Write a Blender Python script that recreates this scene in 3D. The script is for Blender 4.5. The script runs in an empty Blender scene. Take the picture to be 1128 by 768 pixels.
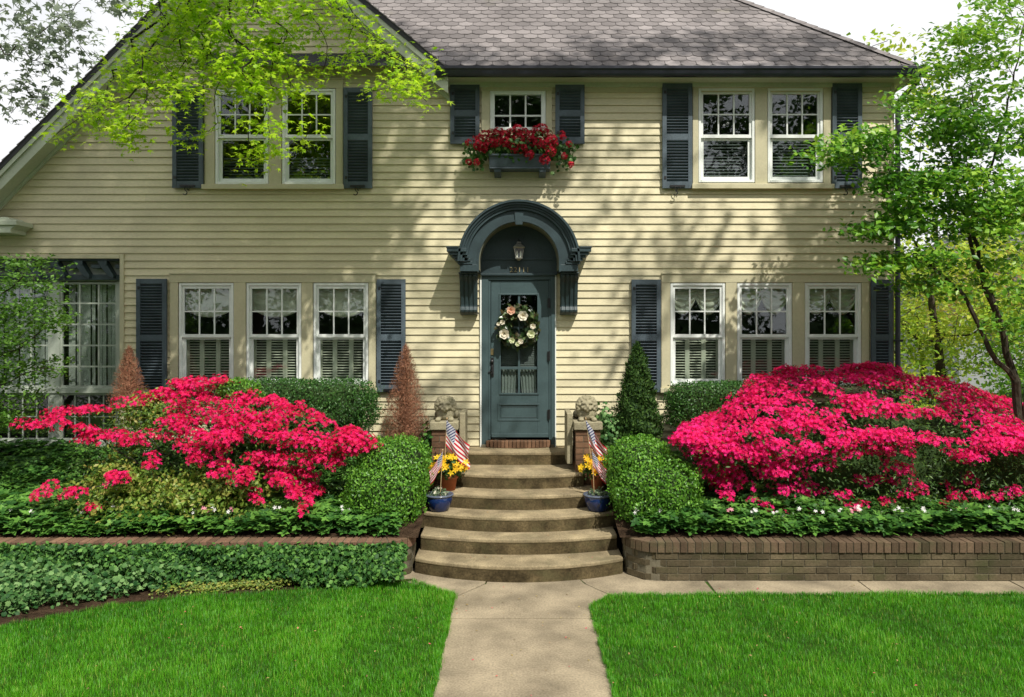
import bpy, math, random
import numpy as np
from mathutils import Vector, Matrix, noise
random.seed(7)
rng = np.random.default_rng(11)
sc = bpy.context.scene
COL = sc.collection
pi = math.pi
F = 846.0; D0 = 10.3; EYE = 2.6
def X(px, d=D0): return (px-568.0)*d/F
def Z(py, d=D0): return EYE-(py-360.0)*d/F

# ---------------------------------------------------------------- objects
def put(o, label=None, cat=None, group=None, kind=None):
    if label: o['label'] = label
    if cat: o['category'] = cat
    if group: o['group'] = group
    if kind: o['kind'] = kind
    return o
def link(name, me, mat=None, parent=None):
    o = bpy.data.objects.new(name, me); COL.objects.link(o)
    if mat is not None:
        for m in (mat if isinstance(mat, (list, tuple)) else [mat]): me.materials.append(m)
    if parent is not None:
        o.parent = parent
        root = parent; mw = Matrix.Identity(4)      # parts are authored in world space
        while root is not None:
            mw = root.matrix_basis @ mw; root = root.parent
        o.matrix_basis = mw.inverted()
    return o
def empty(name, loc, label, cat, group=None):
    o = bpy.data.objects.new(name, None); COL.objects.link(o)
    o.location = loc; o.empty_display_size = .2
    return put(o, label, cat, group)
def children(o): return [c for c in bpy.data.objects if c.parent == o]
def copy_tree(o, parent=None):
    c = o.copy(); COL.objects.link(c); c.parent = parent
    for ch in children(o): copy_tree(ch, c)
    return c

def mesh_np(V, Fc, rnd=None, smooth=False, name='m'):
    """V (n,3); Fc (m,k) same-size faces"""
    me = bpy.data.meshes.new(name)
    V = np.asarray(V, dtype=np.float32); Fc = np.asarray(Fc, dtype=np.int32)
    me.vertices.add(len(V)); me.vertices.foreach_set('co', V.ravel())
    k = Fc.shape[1]
    me.loops.add(Fc.size); me.loops.foreach_set('vertex_index', Fc.ravel())
    me.polygons.add(len(Fc))
    me.polygons.foreach_set('loop_start', np.arange(0, Fc.size, k, dtype=np.int32))
    if smooth: me.polygons.foreach_set('use_smooth', np.ones(len(Fc), dtype=bool))
    me.update(calc_edges=True)
    if rnd is not None:
        a = me.attributes.new('rnd', 'FLOAT', 'POINT'); a.data.foreach_set('value', np.asarray(rnd, dtype=np.float32))
    return me

class MB:
    def __init__(s): s.v=[]; s.f=[]; s.r=[]; s.cur=0.5
    def av(s, pts):
        b=len(s.v); s.v.extend([tuple(p) for p in pts]); s.r.extend([s.cur]*len(pts)); return b
    def box(s, x0,x1,y0,y1,z0,z1, M=None):
        if x0>x1: x0,x1=x1,x0
        if y0>y1: y0,y1=y1,y0
        if z0>z1: z0,z1=z1,z0
        p=[(x0,y0,z0),(x1,y0,z0),(x1,y1,z0),(x0,y1,z0),(x0,y0,z1),(x1,y0,z1),(x1,y1,z1),(x0,y1,z1)]
        if M is not None: p=[M@Vector(q) for q in p]
        b=s.av(p)
        for q in ((0,3,2,1),(4,5,6,7),(0,1,5,4),(1,2,6,5),(2,3,7,6),(3,0,4,7)): s.f.append([b+i for i in q])
    def prism(s, poly, a0, a1, axis='y', M=None):
        """poly 2D list (CCW); extruded along axis between a0 and a1"""
        def mk(u,v,a):
            if axis=='y': return (u,a,v)
            if axis=='x': return (a,u,v)
            return (u,v,a)
        n=len(poly)
        P=[mk(u,v,a0) for u,v in poly]+[mk(u,v,a1) for u,v in poly]
        if M is not None: P=[M@Vector(q) for q in P]
        b=s.av(P)
        s.f.append([b+i for i in range(n)]); s.f.append([b+n+i for i in reversed(range(n))])
        for i in range(n):
            j=(i+1)%n; s.f.append([b+i,b+n+i,b+n+j,b+j])
    def tube(s, pts, rad, n=6, cap=True):
        pts=[Vector(p) for p in pts]
        if not hasattr(rad,'__len__'): rad=[rad]*len(pts)
        prev=None; rings=[]
        for i,p in enumerate(pts):
            t=(pts[min(i+1,len(pts)-1)]-pts[max(i-1,0)])
            if t.length<1e-9: t=Vector((0,0,1))
            t.normalize()
            if prev is None:
                a=Vector((1,0,0)) if abs(t.x)<.8 else Vector((0,1,0))
                u=t.cross(a).normalized()
            else:
                u=(prev-t*prev.dot(t))
                u = u.normalized() if u.length>1e-6 else t.orthogonal().normalized()
            prev=u; w=t.cross(u)
            rings.append(s.av([p+(u*math.cos(2*pi*k/n)+w*math.sin(2*pi*k/n))*rad[i] for k in range(n)]))
        for a,b in zip(rings,rings[1:]):
            for k in range(n):
                j=(k+1)%n; s.f.append([a+k,a+j,b+j,b+k])
        if cap:
            s.f.append([rings[0]+k for k in reversed(range(n))]); s.f.append([rings[-1]+k for k in range(n)])
    def lathe(s, prof, c=(0,0,0), n=24, M=None):
        rings=[]
        for r,z in prof:
            P=[(c[0]+r*math.cos(2*pi*k/n), c[1]+r*math.sin(2*pi*k/n), c[2]+z) for k in range(n)]
            if M is not None: P=[M@Vector(q) for q in P]
            rings.append(s.av(P))
        for a,b in zip(rings,rings[1:]):
            for k in range(n):
                j=(k+1)%n; s.f.append([a+k,a+j,b+j,b+k])
        s.f.append([rings[0]+k for k in reversed(range(n))]); s.f.append([rings[-1]+k for k in range(n)])
    def ellipsoid(s, c, r, n=12, m=8, M=None):
        b=[]
        for i in range(1,m):
            th=pi*i/m
            P=[Vector((r[0]*math.sin(th)*math.cos(2*pi*k/n), r[1]*math.sin(th)*math.sin(2*pi*k/n), r[2]*math.cos(th))) for k in range(n)]
            if M is not None: P=[M@p for p in P]
            b.append(s.av([Vector(c)+p for p in P]))
        top=Vector((0,0,r[2])); bot=Vector((0,0,-r[2]))
        if M is not None: top=M@top; bot=M@bot
        t=s.av([Vector(c)+top]); q=s.av([Vector(c)+bot])
        for k in range(n):
            j=(k+1)%n
            s.f.append([t,b[0]+k,b[0]+j]); s.f.append([q,b[-1]+j,b[-1]+k])
        for a,c2 in zip(b,b[1:]):
            for k in range(n):
                j=(k+1)%n; s.f.append([a+k,c2+k,c2+j,a+j])
    def mesh(s, name='m', smooth=False):
        me=bpy.data.meshes.new(name); me.from_pydata(s.v,[],s.f)
        a=me.attributes.new('rnd','FLOAT','POINT'); a.data.foreach_set('value', np.array(s.r,dtype=np.float32))
        if smooth: me.polygons.foreach_set('use_smooth',[True]*len(me.polygons))
        me.update(); return me
    def build(s, name, mat, parent=None, smooth=False, bevel=0, seg=2, **kw):
        o=link(name, s.mesh(name,smooth), mat, parent)
        if bevel:
            m=o.modifiers.new('b','BEVEL'); m.width=bevel; m.segments=seg; m.limit_method='ANGLE'; m.angle_limit=math.radians(40)
        put(o, **kw); return o

# ---------------------------------------------------------------- materials
def new_mat(name):
    m=bpy.data.materials.new(name); m.use_nodes=True; nt=m.node_tree
    return m, nt, nt.nodes['Principled BSDF'], nt.nodes['Material Output']
def N(nt, t, **kw):
    n=nt.nodes.new(t)
    for k,v in kw.items(): setattr(n,k,v)
    return n
def ramp(nt, stops):
    r=N(nt,'ShaderNodeValToRGB'); e=r.color_ramp.elements
    while len(e)<len(stops): e.new(.5)
    for el,(p,c) in zip(e,stops): el.position=p; el.color=(c[0],c[1],c[2],1)
    return r
def surf(name, col, rough=.6, var=.15, scale=3, fine=60, bump=.1, bscale=60, spec=.3, stain=None, stretch=(1,1,1), attr=0, bdist=.01, metal=0):
    """paint / stone / wood: colour varied by two noises; optional stain colour; attr = per-piece variation"""
    m,nt,p,out=new_mat(name); L=nt.links
    tc=N(nt,'ShaderNodeTexCoord'); mp=N(nt,'ShaderNodeMapping'); mp.inputs['Scale'].default_value=stretch
    L.new(tc.outputs['Object'],mp.inputs['Vector'])
    n1=N(nt,'ShaderNodeTexNoise'); n1.inputs['Scale'].default_value=scale; n1.inputs['Detail'].default_value=5
    n2=N(nt,'ShaderNodeTexNoise'); n2.inputs['Scale'].default_value=fine; n2.inputs['Detail'].default_value=3
    L.new(mp.outputs[0],n1.inputs['Vector']); L.new(mp.outputs[0],n2.inputs['Vector'])
    a=[max(0,c*(1-var)) for c in col]; b=[c*(1+var) for c in col]
    r1=ramp(nt,[(.32,a),(.68,b)]); L.new(n1.outputs[0],r1.inputs[0])
    mx=N(nt,'ShaderNodeMix',data_type='RGBA',blend_type='MULTIPLY'); mx.inputs[0].default_value=1
    r2=ramp(nt,[(.3,[1-var*.8]*3),(.7,[1+var*.5]*3)]); L.new(n2.outputs[0],r2.inputs[0])
    L.new(r1.outputs[0],mx.inputs[6]); L.new(r2.outputs[0],mx.inputs[7])
    last=mx.outputs[2]
    if stain:
        n3=N(nt,'ShaderNodeTexNoise'); n3.inputs['Scale'].default_value=stain[1]; n3.inputs['Detail'].default_value=8; n3.inputs['Roughness'].default_value=.7
        L.new(mp.outputs[0],n3.inputs['Vector'])
        r3=ramp(nt,[(stain[2],(0,0,0)),(min(1,stain[2]+.18),(stain[3],)*3)]); L.new(n3.outputs[0],r3.inputs[0])
        m3=N(nt,'ShaderNodeMix',data_type='RGBA'); L.new(r3.outputs[0],m3.inputs[0]); L.new(last,m3.inputs[6]); m3.inputs[7].default_value=(*stain[0],1)
        last=m3.outputs[2]
    if attr:
        at=N(nt,'ShaderNodeAttribute',attribute_name='rnd')
        r4=ramp(nt,[(0,[1-attr]*3),(1,[1+attr]*3)]); L.new(at.outputs['Fac'],r4.inputs[0])
        m4=N(nt,'ShaderNodeMix',data_type='RGBA',blend_type='MULTIPLY'); m4.inputs[0].default_value=1
        L.new(last,m4.inputs[6]); L.new(r4.outputs[0],m4.inputs[7]); last=m4.outputs[2]
    L.new(last,p.inputs['Base Color'])
    p.inputs['Roughness'].default_value=rough; p.inputs['Specular IOR Level'].default_value=spec; p.inputs['Metallic'].default_value=metal
    if bump:
        bn=N(nt,'ShaderNodeTexNoise'); bn.inputs['Scale'].default_value=bscale; bn.inputs['Detail'].default_value=4
        L.new(mp.outputs[0],bn.inputs['Vector'])
        bp=N(nt,'ShaderNodeBump'); bp.inputs['Strength'].default_value=bump; bp.inputs['Distance'].default_value=bdist
        L.new(bn.outputs[0],bp.inputs['Height']); L.new(bp.outputs[0],p.inputs['Normal'])
    return m
def leafmat(name, cols, trans=.35, rough=.45, spec=.35, tcol=1.25, big=0):
    m,nt,p,out=new_mat(name); L=nt.links
    at=N(nt,'ShaderNodeAttribute',attribute_name='rnd')
    k=len(cols); r=ramp(nt,[(i/max(1,k-1),c) for i,c in enumerate(cols)])
    fac=at.outputs['Fac']
    if big:   # slow drift of tone through the plant
        tc=N(nt,'ShaderNodeTexCoord'); n1=N(nt,'ShaderNodeTexNoise'); n1.inputs['Scale'].default_value=big; n1.inputs['Detail'].default_value=3
        L.new(tc.outputs['Object'],n1.inputs['Vector'])
        ma=N(nt,'ShaderNodeMath',operation='MULTIPLY_ADD'); L.new(n1.outputs[0],ma.inputs[0]); ma.inputs[1].default_value=2.2; ma.inputs[2].default_value=-1.1
        mb=N(nt,'ShaderNodeMath',operation='ADD',use_clamp=True); L.new(ma.outputs[0],mb.inputs[0]); L.new(fac,mb.inputs[1]); fac=mb.outputs[0]
    L.new(fac,r.inputs[0]); L.new(r.outputs[0],p.inputs['Base Color'])
    p.inputs['Roughness'].default_value=rough; p.inputs['Specular IOR Level'].default_value=spec
    if trans:
        t=N(nt,'ShaderNodeBsdfTranslucent'); mc=N(nt,'ShaderNodeMix',data_type='RGBA',blend_type='MULTIPLY'); mc.inputs[0].default_value=1
        L.new(r.outputs[0],mc.inputs[6]); mc.inputs[7].default_value=(tcol,tcol,tcol*.8,1); L.new(mc.outputs[2],t.inputs['Color'])
        ms=N(nt,'ShaderNodeMixShader'); ms.inputs[0].default_value=trans
        L.new(p.outputs[0],ms.inputs[1]); L.new(t.outputs[0],ms.inputs[2]); L.new(ms.outputs[0],out.inputs['Surface'])
    return m
def glassmat(name, tint=(.88,.92,.90), base=.062):
    m,nt,p,out=new_mat(name); L=nt.links; nt.nodes.remove(p)
    g=N(nt,'ShaderNodeBsdfGlossy'); g.inputs['Roughness'].default_value=.01; g.inputs['Color'].default_value=(.95,.97,1,1)
    t=N(nt,'ShaderNodeBsdfTransparent'); t.inputs['Color'].default_value=(*tint,1)
    lw=N(nt,'ShaderNodeLayerWeight'); lw.inputs['Blend'].default_value=.5
    mp_=N(nt,'ShaderNodeMath',operation='POWER'); L.new(lw.outputs['Facing'],mp_.inputs[0]); mp_.inputs[1].default_value=5
    ma=N(nt,'ShaderNodeMath',operation='ADD',use_clamp=True); L.new(mp_.outputs[0],ma.inputs[0]); ma.inputs[1].default_value=base
    tc=N(nt,'ShaderNodeTexCoord'); n1=N(nt,'ShaderNodeTexNoise'); n1.inputs['Scale'].default_value=2.2; n1.inputs['Detail'].default_value=1
    L.new(tc.outputs['Object'],n1.inputs['Vector'])
    bp=N(nt,'ShaderNodeBump'); bp.inputs['Strength'].default_value=.10; bp.inputs['Distance'].default_value=.012
    L.new(n1.outputs[0],bp.inputs['Height']); L.new(bp.outputs[0],g.inputs['Normal'])
    ms=N(nt,'ShaderNodeMixShader'); L.new(ma.outputs[0],ms.inputs[0]); L.new(t.outputs[0],ms.inputs[1]); L.new(g.outputs[0],ms.inputs[2])
    L.new(ms.outputs[0],out.inputs['Surface']); return m

M={}
M['siding']=surf('siding paint',(.605,.548,.362),rough=.55,var=.09,scale=1.3,fine=25,bump=.12,bscale=40,stain=((.36,.33,.20),2.2,.58,.5),stretch=(1,1,2.5),attr=.05)
M['trim']=surf('trim paint',(.50,.465,.31),rough=.5,var=.07,scale=2,fine=30,bump=.08)
M['rake']=surf('rake paint with green bounce',(.46,.50,.38),rough=.5,var=.09,scale=2,fine=30,bump=.08)  # cream trim colour with shade and green bounce light mixed in
M['white']=surf('white sash paint',(.74,.77,.74),rough=.4,var=.05,scale=6,fine=40,bump=.05)
M['slate']=surf('shutter paint',(.070,.094,.112),rough=.5,var=.18,scale=4,fine=50,bump=.1,stretch=(1,1,1),attr=.12)
M['door']=surf('door paint',(.050,.082,.087),rough=.42,var=.14,scale=3,fine=40,bump=.06,spec=.4)
M['hood']=surf('hood paint',(.029,.049,.055),rough=.45,var=.2,scale=5,fine=50,bump=.1,spec=.4)
M['gutter']=surf('gutter metal',(.022,.024,.036),rough=.3,var=.2,scale=3,fine=20,bump=.04,spec=.5)
M['shingle']=surf('asphalt shingle',(.20,.182,.18),rough=.9,var=.22,scale=1.2,fine=120,bump=.5,bscale=220,spec=.15,attr=.24,stain=((.20,.19,.13),1.6,.6,.5))
M['roofdark']=surf('roof edge',(.05,.05,.055),rough=.9,var=.2)
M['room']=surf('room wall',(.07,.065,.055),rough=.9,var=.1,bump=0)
M['sunframe']=surf('sunroom frame paint',(.36,.40,.34),rough=.45,var=.08)
M['curtain']=surf('curtain cloth',(.62,.60,.50),rough=.9,var=.08,scale=8,bump=.1)
M['blind']=surf('louvre paint',(.60,.58,.48),rough=.5,var=.06,bump=0)
M['glass']=glassmat('window glass')
M['glass2']=glassmat('sunroom glass',tint=(.9,.93,.91),base=.07)
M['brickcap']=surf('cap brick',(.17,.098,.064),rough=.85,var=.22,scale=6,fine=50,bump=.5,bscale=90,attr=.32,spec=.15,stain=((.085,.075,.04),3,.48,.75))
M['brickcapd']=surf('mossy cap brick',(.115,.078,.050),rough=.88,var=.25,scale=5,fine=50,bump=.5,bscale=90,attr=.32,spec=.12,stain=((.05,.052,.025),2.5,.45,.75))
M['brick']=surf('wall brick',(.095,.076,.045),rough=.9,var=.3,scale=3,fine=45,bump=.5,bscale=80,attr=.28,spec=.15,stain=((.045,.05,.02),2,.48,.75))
M['brickred']=surf('red brick',(.15,.085,.05),rough=.85,var=.22,scale=8,fine=50,bump=.4,bscale=90,attr=.3,spec=.15)
M['mortar']=surf('mortar',(.13,.115,.08),rough=.95,var=.25,scale=5,fine=60,bump=.5,bscale=100,spec=.1)
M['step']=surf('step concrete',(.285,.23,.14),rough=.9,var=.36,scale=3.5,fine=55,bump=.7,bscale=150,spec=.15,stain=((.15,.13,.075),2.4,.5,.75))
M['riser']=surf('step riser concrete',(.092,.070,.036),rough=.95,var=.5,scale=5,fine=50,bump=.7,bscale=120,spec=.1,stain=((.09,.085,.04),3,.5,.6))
M['walk']=surf('walk concrete',(.265,.22,.15),rough=.9,var=.33,scale=2.5,fine=60,bump=.45,bscale=180,spec=.15,stain=((.22,.19,.12),2.2,.58,.55))
M['soil']=surf('soil',(.05,.032,.02),rough=1,var=.5,scale=9,fine=60,bump=1,bscale=50,bdist=.03,spec=.05)
M['turf']=surf('turf base',(.035,.075,.012),rough=1,var=.4,scale=5,fine=60,bump=.8,bscale=70,bdist=.02,spec=.05)
M['road']=surf('road',(.20,.20,.19),rough=.9,var=.1,bump=.2)
M['bark']=surf('bark',(.055,.045,.032),rough=.95,var=.35,scale=7,fine=40,bump=.8,bscale=30,bdist=.02,spec=.1,stretch=(1,1,.35))
M['twig']=surf('twig bark',(.035,.03,.022),rough=.9,var=.3,bump=.2)
M['stone']=surf('mossy cast stone',(.30,.27,.18),rough=.95,var=.25,scale=9,fine=70,bump=.6,bscale=90,spec=.1,stain=((.10,.10,.05),9,.52,.8))
M['iron']=surf('black iron',(.012,.012,.013),rough=.45,var=.2,spec=.5)
M['terra']=surf('terracotta',(.38,.11,.045),rough=.8,var=.15,scale=12,bump=.2)
M['bluepot']=surf('cobalt glaze',(.006,.02,.09),rough=.16,var=.25,scale=10,bump=.05,spec=.7)
M['potrim']=surf('glaze rim',(.10,.12,.17),rough=.2,var=.25,scale=10,bump=.05,spec=.7)
M['wood']=surf('flag stick',(.45,.32,.17),rough=.6,var=.2)
M['brass']=surf('dull brass',(.25,.2,.1),rough=.45,var=.2,metal=.8)
M['candle']=surf('candle tube',(.8,.78,.66),rough=.5,var=.05)
M['numeral']=surf('brass numeral',(.30,.25,.14),rough=.45,var=.1)
M['nwall']=surf('neighbour wall',(.28,.29,.30),rough=.7,var=.1)
M['nroof']=surf('neighbour roof',(.10,.10,.11),rough=.9,var=.2)

# ---------------------------------------------------------------- scatter
LEAF=(np.array([(0,0,0),(.30,.5,.09),(0,1,-.03),(-.30,.5,.09)],float), np.array([(0,1,2),(0,2,3)]))
LEAFN=(np.array([(0,0,0),(.17,.45,.05),(0,1,-.05),(-.17,.45,.05)],float), np.array([(0,1,2),(0,2,3)]))
NEED=(np.array([(-.05,0,0),(.05,0,0),(0,1,.06)],float), np.array([(0,1,2)]))
def _star(lobes, inner, droop=.1):
    pts=[(0,0,0)]
    n=len(lobes)
    for i,(a,r) in enumerate(lobes):
        pts.append((r*math.sin(a),.42+r*math.cos(a),-droop*r))
        if i<n-1:
            b=(a+lobes[i+1][0])/2; pts.append((inner*math.sin(b),.42+inner*math.cos(b),.03))
    pts.append((0,.42,.05))
    V=np.array(pts,float); c=len(pts)-1
    ring=[0]+list(range(1,c))
    Fc=[(c,ring[(i+1)%len(ring)],ring[i]) for i in range(len(ring))]
    return V,np.array(Fc)
MAPLE=_star([(-2.2,.40),(-1.05,.64),(0,.72),(1.05,.64),(2.2,.40)],.17,.22)
IVY=_star([(-1.9,.42),(-.9,.42),(0,.58),(.9,.42),(1.9,.42)],.34,.15)
def _flower(n=5, cup=.35, w=.42):
    V=[(0,0,0)]; Fc=[]
    for i in range(n):
        a=2*pi*i/n
        for (rr,da,z) in ((.55,-w,cup*.75),(1,0,cup*.8),(.55,w,cup*.75)):
            V.append((rr*math.cos(a+da),rr*math.sin(a+da),z))
        b=1+3*i; Fc+= [(0,b,b+1),(0,b+1,b+2)]
    return np.array(V,float),np.array(Fc)
BLOOM=_flower(5,.4,.5); BLOOM6=_flower(6,.5,.55)
def unit(a): return a/np.maximum(1e-9,np.linalg.norm(a,axis=-1,keepdims=True))
def frames(n, jit=.5, up=None):
    """local z = normal(jittered), local y = random in-plane (biased to up)"""
    K=len(n)
    z=unit(n+rng.normal(0,1,(K,3))*jit)
    y=rng.normal(0,1,(K,3)) if up is None else np.asarray(up)+rng.normal(0,.5,(K,3))
    y=unit(y-z*np.sum(y*z,1,keepdims=True)); x=np.cross(y,z)
    return np.stack([x,y,z],2)
def scatter(tpl, pos, R, s, rnd=None):
    V,Fc=tpl; K=len(pos)
    if rnd is None: rnd=rng.random(K)
    s=np.broadcast_to(np.asarray(s,float),(K,)) if np.ndim(s)<2 else s
    sv = s[:,None,None] if s.ndim==1 else s[:,None,:]
    P=np.einsum('kij,kvj->kvi',R,V[None]*sv)+pos[:,None,:]
    FF=(Fc[None]+(np.arange(K)*len(V))[:,None,None]).reshape(-1,Fc.shape[1])
    return P.reshape(-1,3),FF,np.repeat(rnd,len(V))
def leafobj(name, mat, parent, parts, **kw):
    Vs=[];Fs=[];Rs=[];o=0
    for V,Fc,r in parts: Vs.append(V);Fs.append(Fc+o);Rs.append(r);o+=len(V)
    ob=link(name,mesh_np(np.concatenate(Vs),np.concatenate(Fs),np.concatenate(Rs),name=name),mat,parent)
    put(ob,**kw); return ob
def superpts(c, r, n, p=2.0, lump=.08, lf=3.0, shell=(.9,1.02), zmin=None, seed=0):
    u=unit(rng.normal(0,1,(n,3)))
    q=(np.abs(u)**p).sum(1)**(1/p); w=u/q[:,None]
    nr=unit(np.sign(w)*np.abs(w)**(p-1)/np.asarray(r))
    ph=rng.random(3)*6+seed
    k=1+lump*(np.sin(w[:,0]*lf*2+ph[0])*np.sin(w[:,2]*lf*2.3+ph[1])+.6*np.sin(w[:,1]*lf*4+w[:,0]*lf*3+ph[2]))
    s=rng.uniform(shell[0],shell[1],n)*k
    P=np.asarray(c)+w*np.asarray(r)*s[:,None]
    if zmin is not None:
        m=P[:,2]>zmin; P=P[m]; nr=nr[m]
    return P,nr
def inpoly(x,y,poly):
    x=np.asarray(x);y=np.asarray(y);c=np.zeros(x.shape,bool);n=len(poly)
    for i in range(n):
        x1,y1=poly[i];x2,y2=poly[(i+1)%n]
        m=((y1>y)!=(y2>y))&(x<(x2-x1)*(y-y1)/((y2-y1)+1e-12)+x1); c^=m
    return c
def samplepoly(poly,n):
    P=np.array(poly,float);lo=P.min(0);hi=P.max(0);out=[]
    while sum(map(len,out))<n:
        q=rng.uniform(lo,hi,(n*2,2)); out.append(q[inpoly(q[:,0],q[:,1],poly)])
    return np.concatenate(out)[:n]

# ---------------------------------------------------------------- trees
def grow(stems, targets, step=.2, tipr=.004, exp=2.3, droop=0., bend=.35, pathw=.25, wig=.03, minr=None):
    """stems: polylines (first starts at the root; others start anywhere on an earlier one). returns tubes MB"""
    pos=[];par=[];plen=[];base=[]
    def addline(pts, parent, rad=None):
        for i in range(len(pts)):
            p=Vector(pts[i])
            if parent is None: pos.append(p);par.append(-1);plen.append(0.);base.append(rad[0] if rad else 0); parent=0; continue
            a=pos[parent]; L=(p-a).length; k=max(1,int(L/step))
            for j in range(1,k+1):
                t=j/k; q=a.lerp(p,t)
                if j<k: q=q+Vector([random.uniform(-wig,wig) for _ in range(3)])
                pos.append(q);par.append(parent);plen.append(plen[parent]+L/k)
                base.append(rad[i] if rad else 0); parent=len(pos)-1
        return parent
    for st in stems:
        pts,rad=st
        if not pos: addline(pts,None,rad)
        else:
            p0=Vector(pts[0]); k=min(range(len(pos)),key=lambda i:(pos[i]-p0).length)
            addline(pts[1:],k,rad[1:] if rad else None)
    T=np.array(targets,float)
    S=np.array([tuple(p) for p in pos]); d=np.array([np.min(np.linalg.norm(S-t,axis=1)) for t in T])
    arr=np.zeros((len(pos)+len(T)*60,3)); arr[:len(pos)]=S; pl=np.zeros(len(arr)); pl[:len(pos)]=plen
    cnt=len(pos)
    for ti in np.argsort(d):
        t=T[ti]; dist=np.linalg.norm(arr[:cnt]-t,axis=1); c=dist+pathw*pl[:cnt]
        k=int(np.argmin(c)); a=pos[k]; b=Vector(t); L=(b-a).length
        if L<1e-4: continue
        pd=(a-pos[par[k]]).normalized() if par[k]>=0 else Vector((0,0,1))
        ctrl=a+pd*L*bend+Vector((0,0,droop*L))
        n=min(50,max(2,int(L/step))); prev=k
        for j in range(1,n+1):
            s=j/n; q=a*(1-s)**2+ctrl*2*s*(1-s)+b*s*s
            if j<n: q=q+Vector([random.uniform(-wig,wig)*.6 for _ in range(3)])
            pos.append(q);par.append(prev);plen.append(plen[prev]+L/n);base.append(0);prev=len(pos)-1
            if cnt<len(arr): arr[cnt]=tuple(q);pl[cnt]=plen[-1];cnt+=1
    n=len(pos);acc=[0.]*n;kids=[[] for _ in range(n)]
    for i in range(n):
        if par[i]>=0: kids[par[i]].append(i)
    rad=[0.]*n
    for i in range(n-1,-1,-1):
        r=(acc[i])**(1/exp) if kids[i] else tipr
        rad[i]=max(r,base[i]); acc_i=max(rad[i],tipr)**exp
        if par[i]>=0: acc[par[i]]+=acc_i*(.995)
    mb=MB(); st=[(0,None)]
    while st:
        i,p=st.pop(); ch=[] if p is None else [p]
        ch.append(i); j=i
        while kids[j]:
            ks=sorted(kids[j],key=lambda q:-rad[q]); 
            for q in ks[1:]: st.append((q,j))
            j=ks[0]; ch.append(j)
        if len(ch)>1:
            rr=[rad[q] for q in ch]
            if p is not None: rr[0]=rr[1]
            mb.tube([pos[q] for q in ch],rr,n=8 if max(rr)>.03 else (5 if max(rr)>.008 else 3),cap=False)
    return mb,pos,rad,par
# ================================================================= HOUSE
WL=-8.6; WR=X(980)      # wall ends
house=empty('house',(0,0,0),'two storey cream clapboard house with slate blue shutters and an arched door hood','house')
EAVE_Z=6.0; PITCH=.907; RY=-.30
GP=(-3.41,8.05); GL=1.017; GR=.83       # gable peak and slopes
def gable_z(x): return GP[1]-(GP[0]-x)*GL if x<GP[0] else GP[1]-(x-GP[0])*GR
def wall_top(x): return max(gable_z(x)-.12, 5.93) if x>-8.6 else gable_z(x)-.12

SUN_R=X(133); SUN_T=Z(281)     # sun-room opening
casings={}                     # name: (x0,x1,z0,z1)
def C(x0,x1,y0,y1): return (X(x0),X(x1),Z(y1),Z(y0))
OPEN=[(WL-1,SUN_R,-1,SUN_T)]
OPEN+= [C(237,297.5,98,204),C(310.5,371,98,204),C(540,601,99,145),C(768.5,831,97,202),C(844,906,97,202)]
OPEN+= [C(197,258.5,311,426),C(271.5,332.5,311,426),C(345,406,311,426)]
OPEN+= [C(737.5,798.5,311,426),C(811,872,311,426),C(885.5,948,311,426)]
OPEN+= [C(530.5,611,296,493)]
wb=MB(); EXP=.0991
def strips(z0,z1,xa,xb):
    iv=[(xa,xb)]
    for (a,b,c,d) in OPEN:
        if c<z1-.004 and d>z0+.004:
            nv=[]
            for (p,q) in iv:
                if b<=p or a>=q: nv.append((p,q)); continue
                if a>p: nv.append((p,a))
                if b<q: nv.append((b,q))
            iv=nv
    return iv
z=.30; zref=Z(214)                      # phase of the boards
z=zref-EXP*math.floor((zref-.3)/EXP)
while z<7.9:
    z1=z+EXP
    # split rows at opening edges so that the boards are cut exactly
    cuts=sorted({z,z1}|{e for (a,b,c,d) in OPEN for e in (c,d) if z+.006<e<z1-.006})
    for za,zb in zip(cuts,cuts[1:]):
        # limits by the roofs
        xa=WL; xb=WR
        if z1>5.9: xb=min(WR,GP[0]+(GP[1]-.10-z1+.04)/GR)
        lim=GP[0]-(GP[1]-.10-z1+.04)/GL
        xa=max(WL,lim)
        if xb-xa<.05: continue
        for (p,q) in strips(za,zb,xa,xb):
            # butt joints between boards
            js=[p]; x=p+random.uniform(.6,3.6)
            while x<q-.4: js.append(x); x+=random.uniform(2.2,4.2)
            js.append(q)
            for a,b in zip(js,js[1:]):
                wb.cur=random.random()
                ya=-.020+.018*(za-z)/EXP; yb=-.020+.018*(zb-z)/EXP
                a2=a+(.0012 if a!=p else 0)
                i=wb.av([(a2,ya,za),(b,ya,za),(b,yb,zb),(a2,yb,zb),(a2,.0,za),(b,.0,za)])
                wb.f+= [[i,i+1,i+2,i+3],[i,i+4,i+5,i+1]]
                j=wb.av([(a2,.03,za),(b,.03,za),(b,.03,zb),(a2,.03,zb)])
                wb.f.append([j+3,j+2,j+1,j])
    z=z1
# right side wall (same boards, seen only from the side)
z=.3
while z<5.95:
    wb.cur=random.random()
    i=wb.av([(WR+.02,.0,z),(WR+.02,8,z),(WR+.002,8,z+EXP),(WR+.002,.0,z+EXP),(WR-.03,0,z),(WR-.03,8,z)])
    wb.f+=[[i,i+1,i+2,i+3],[i,i+4,i+5,i+1]]; z+=EXP
wb.build('wall',M['siding'],house)
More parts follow.
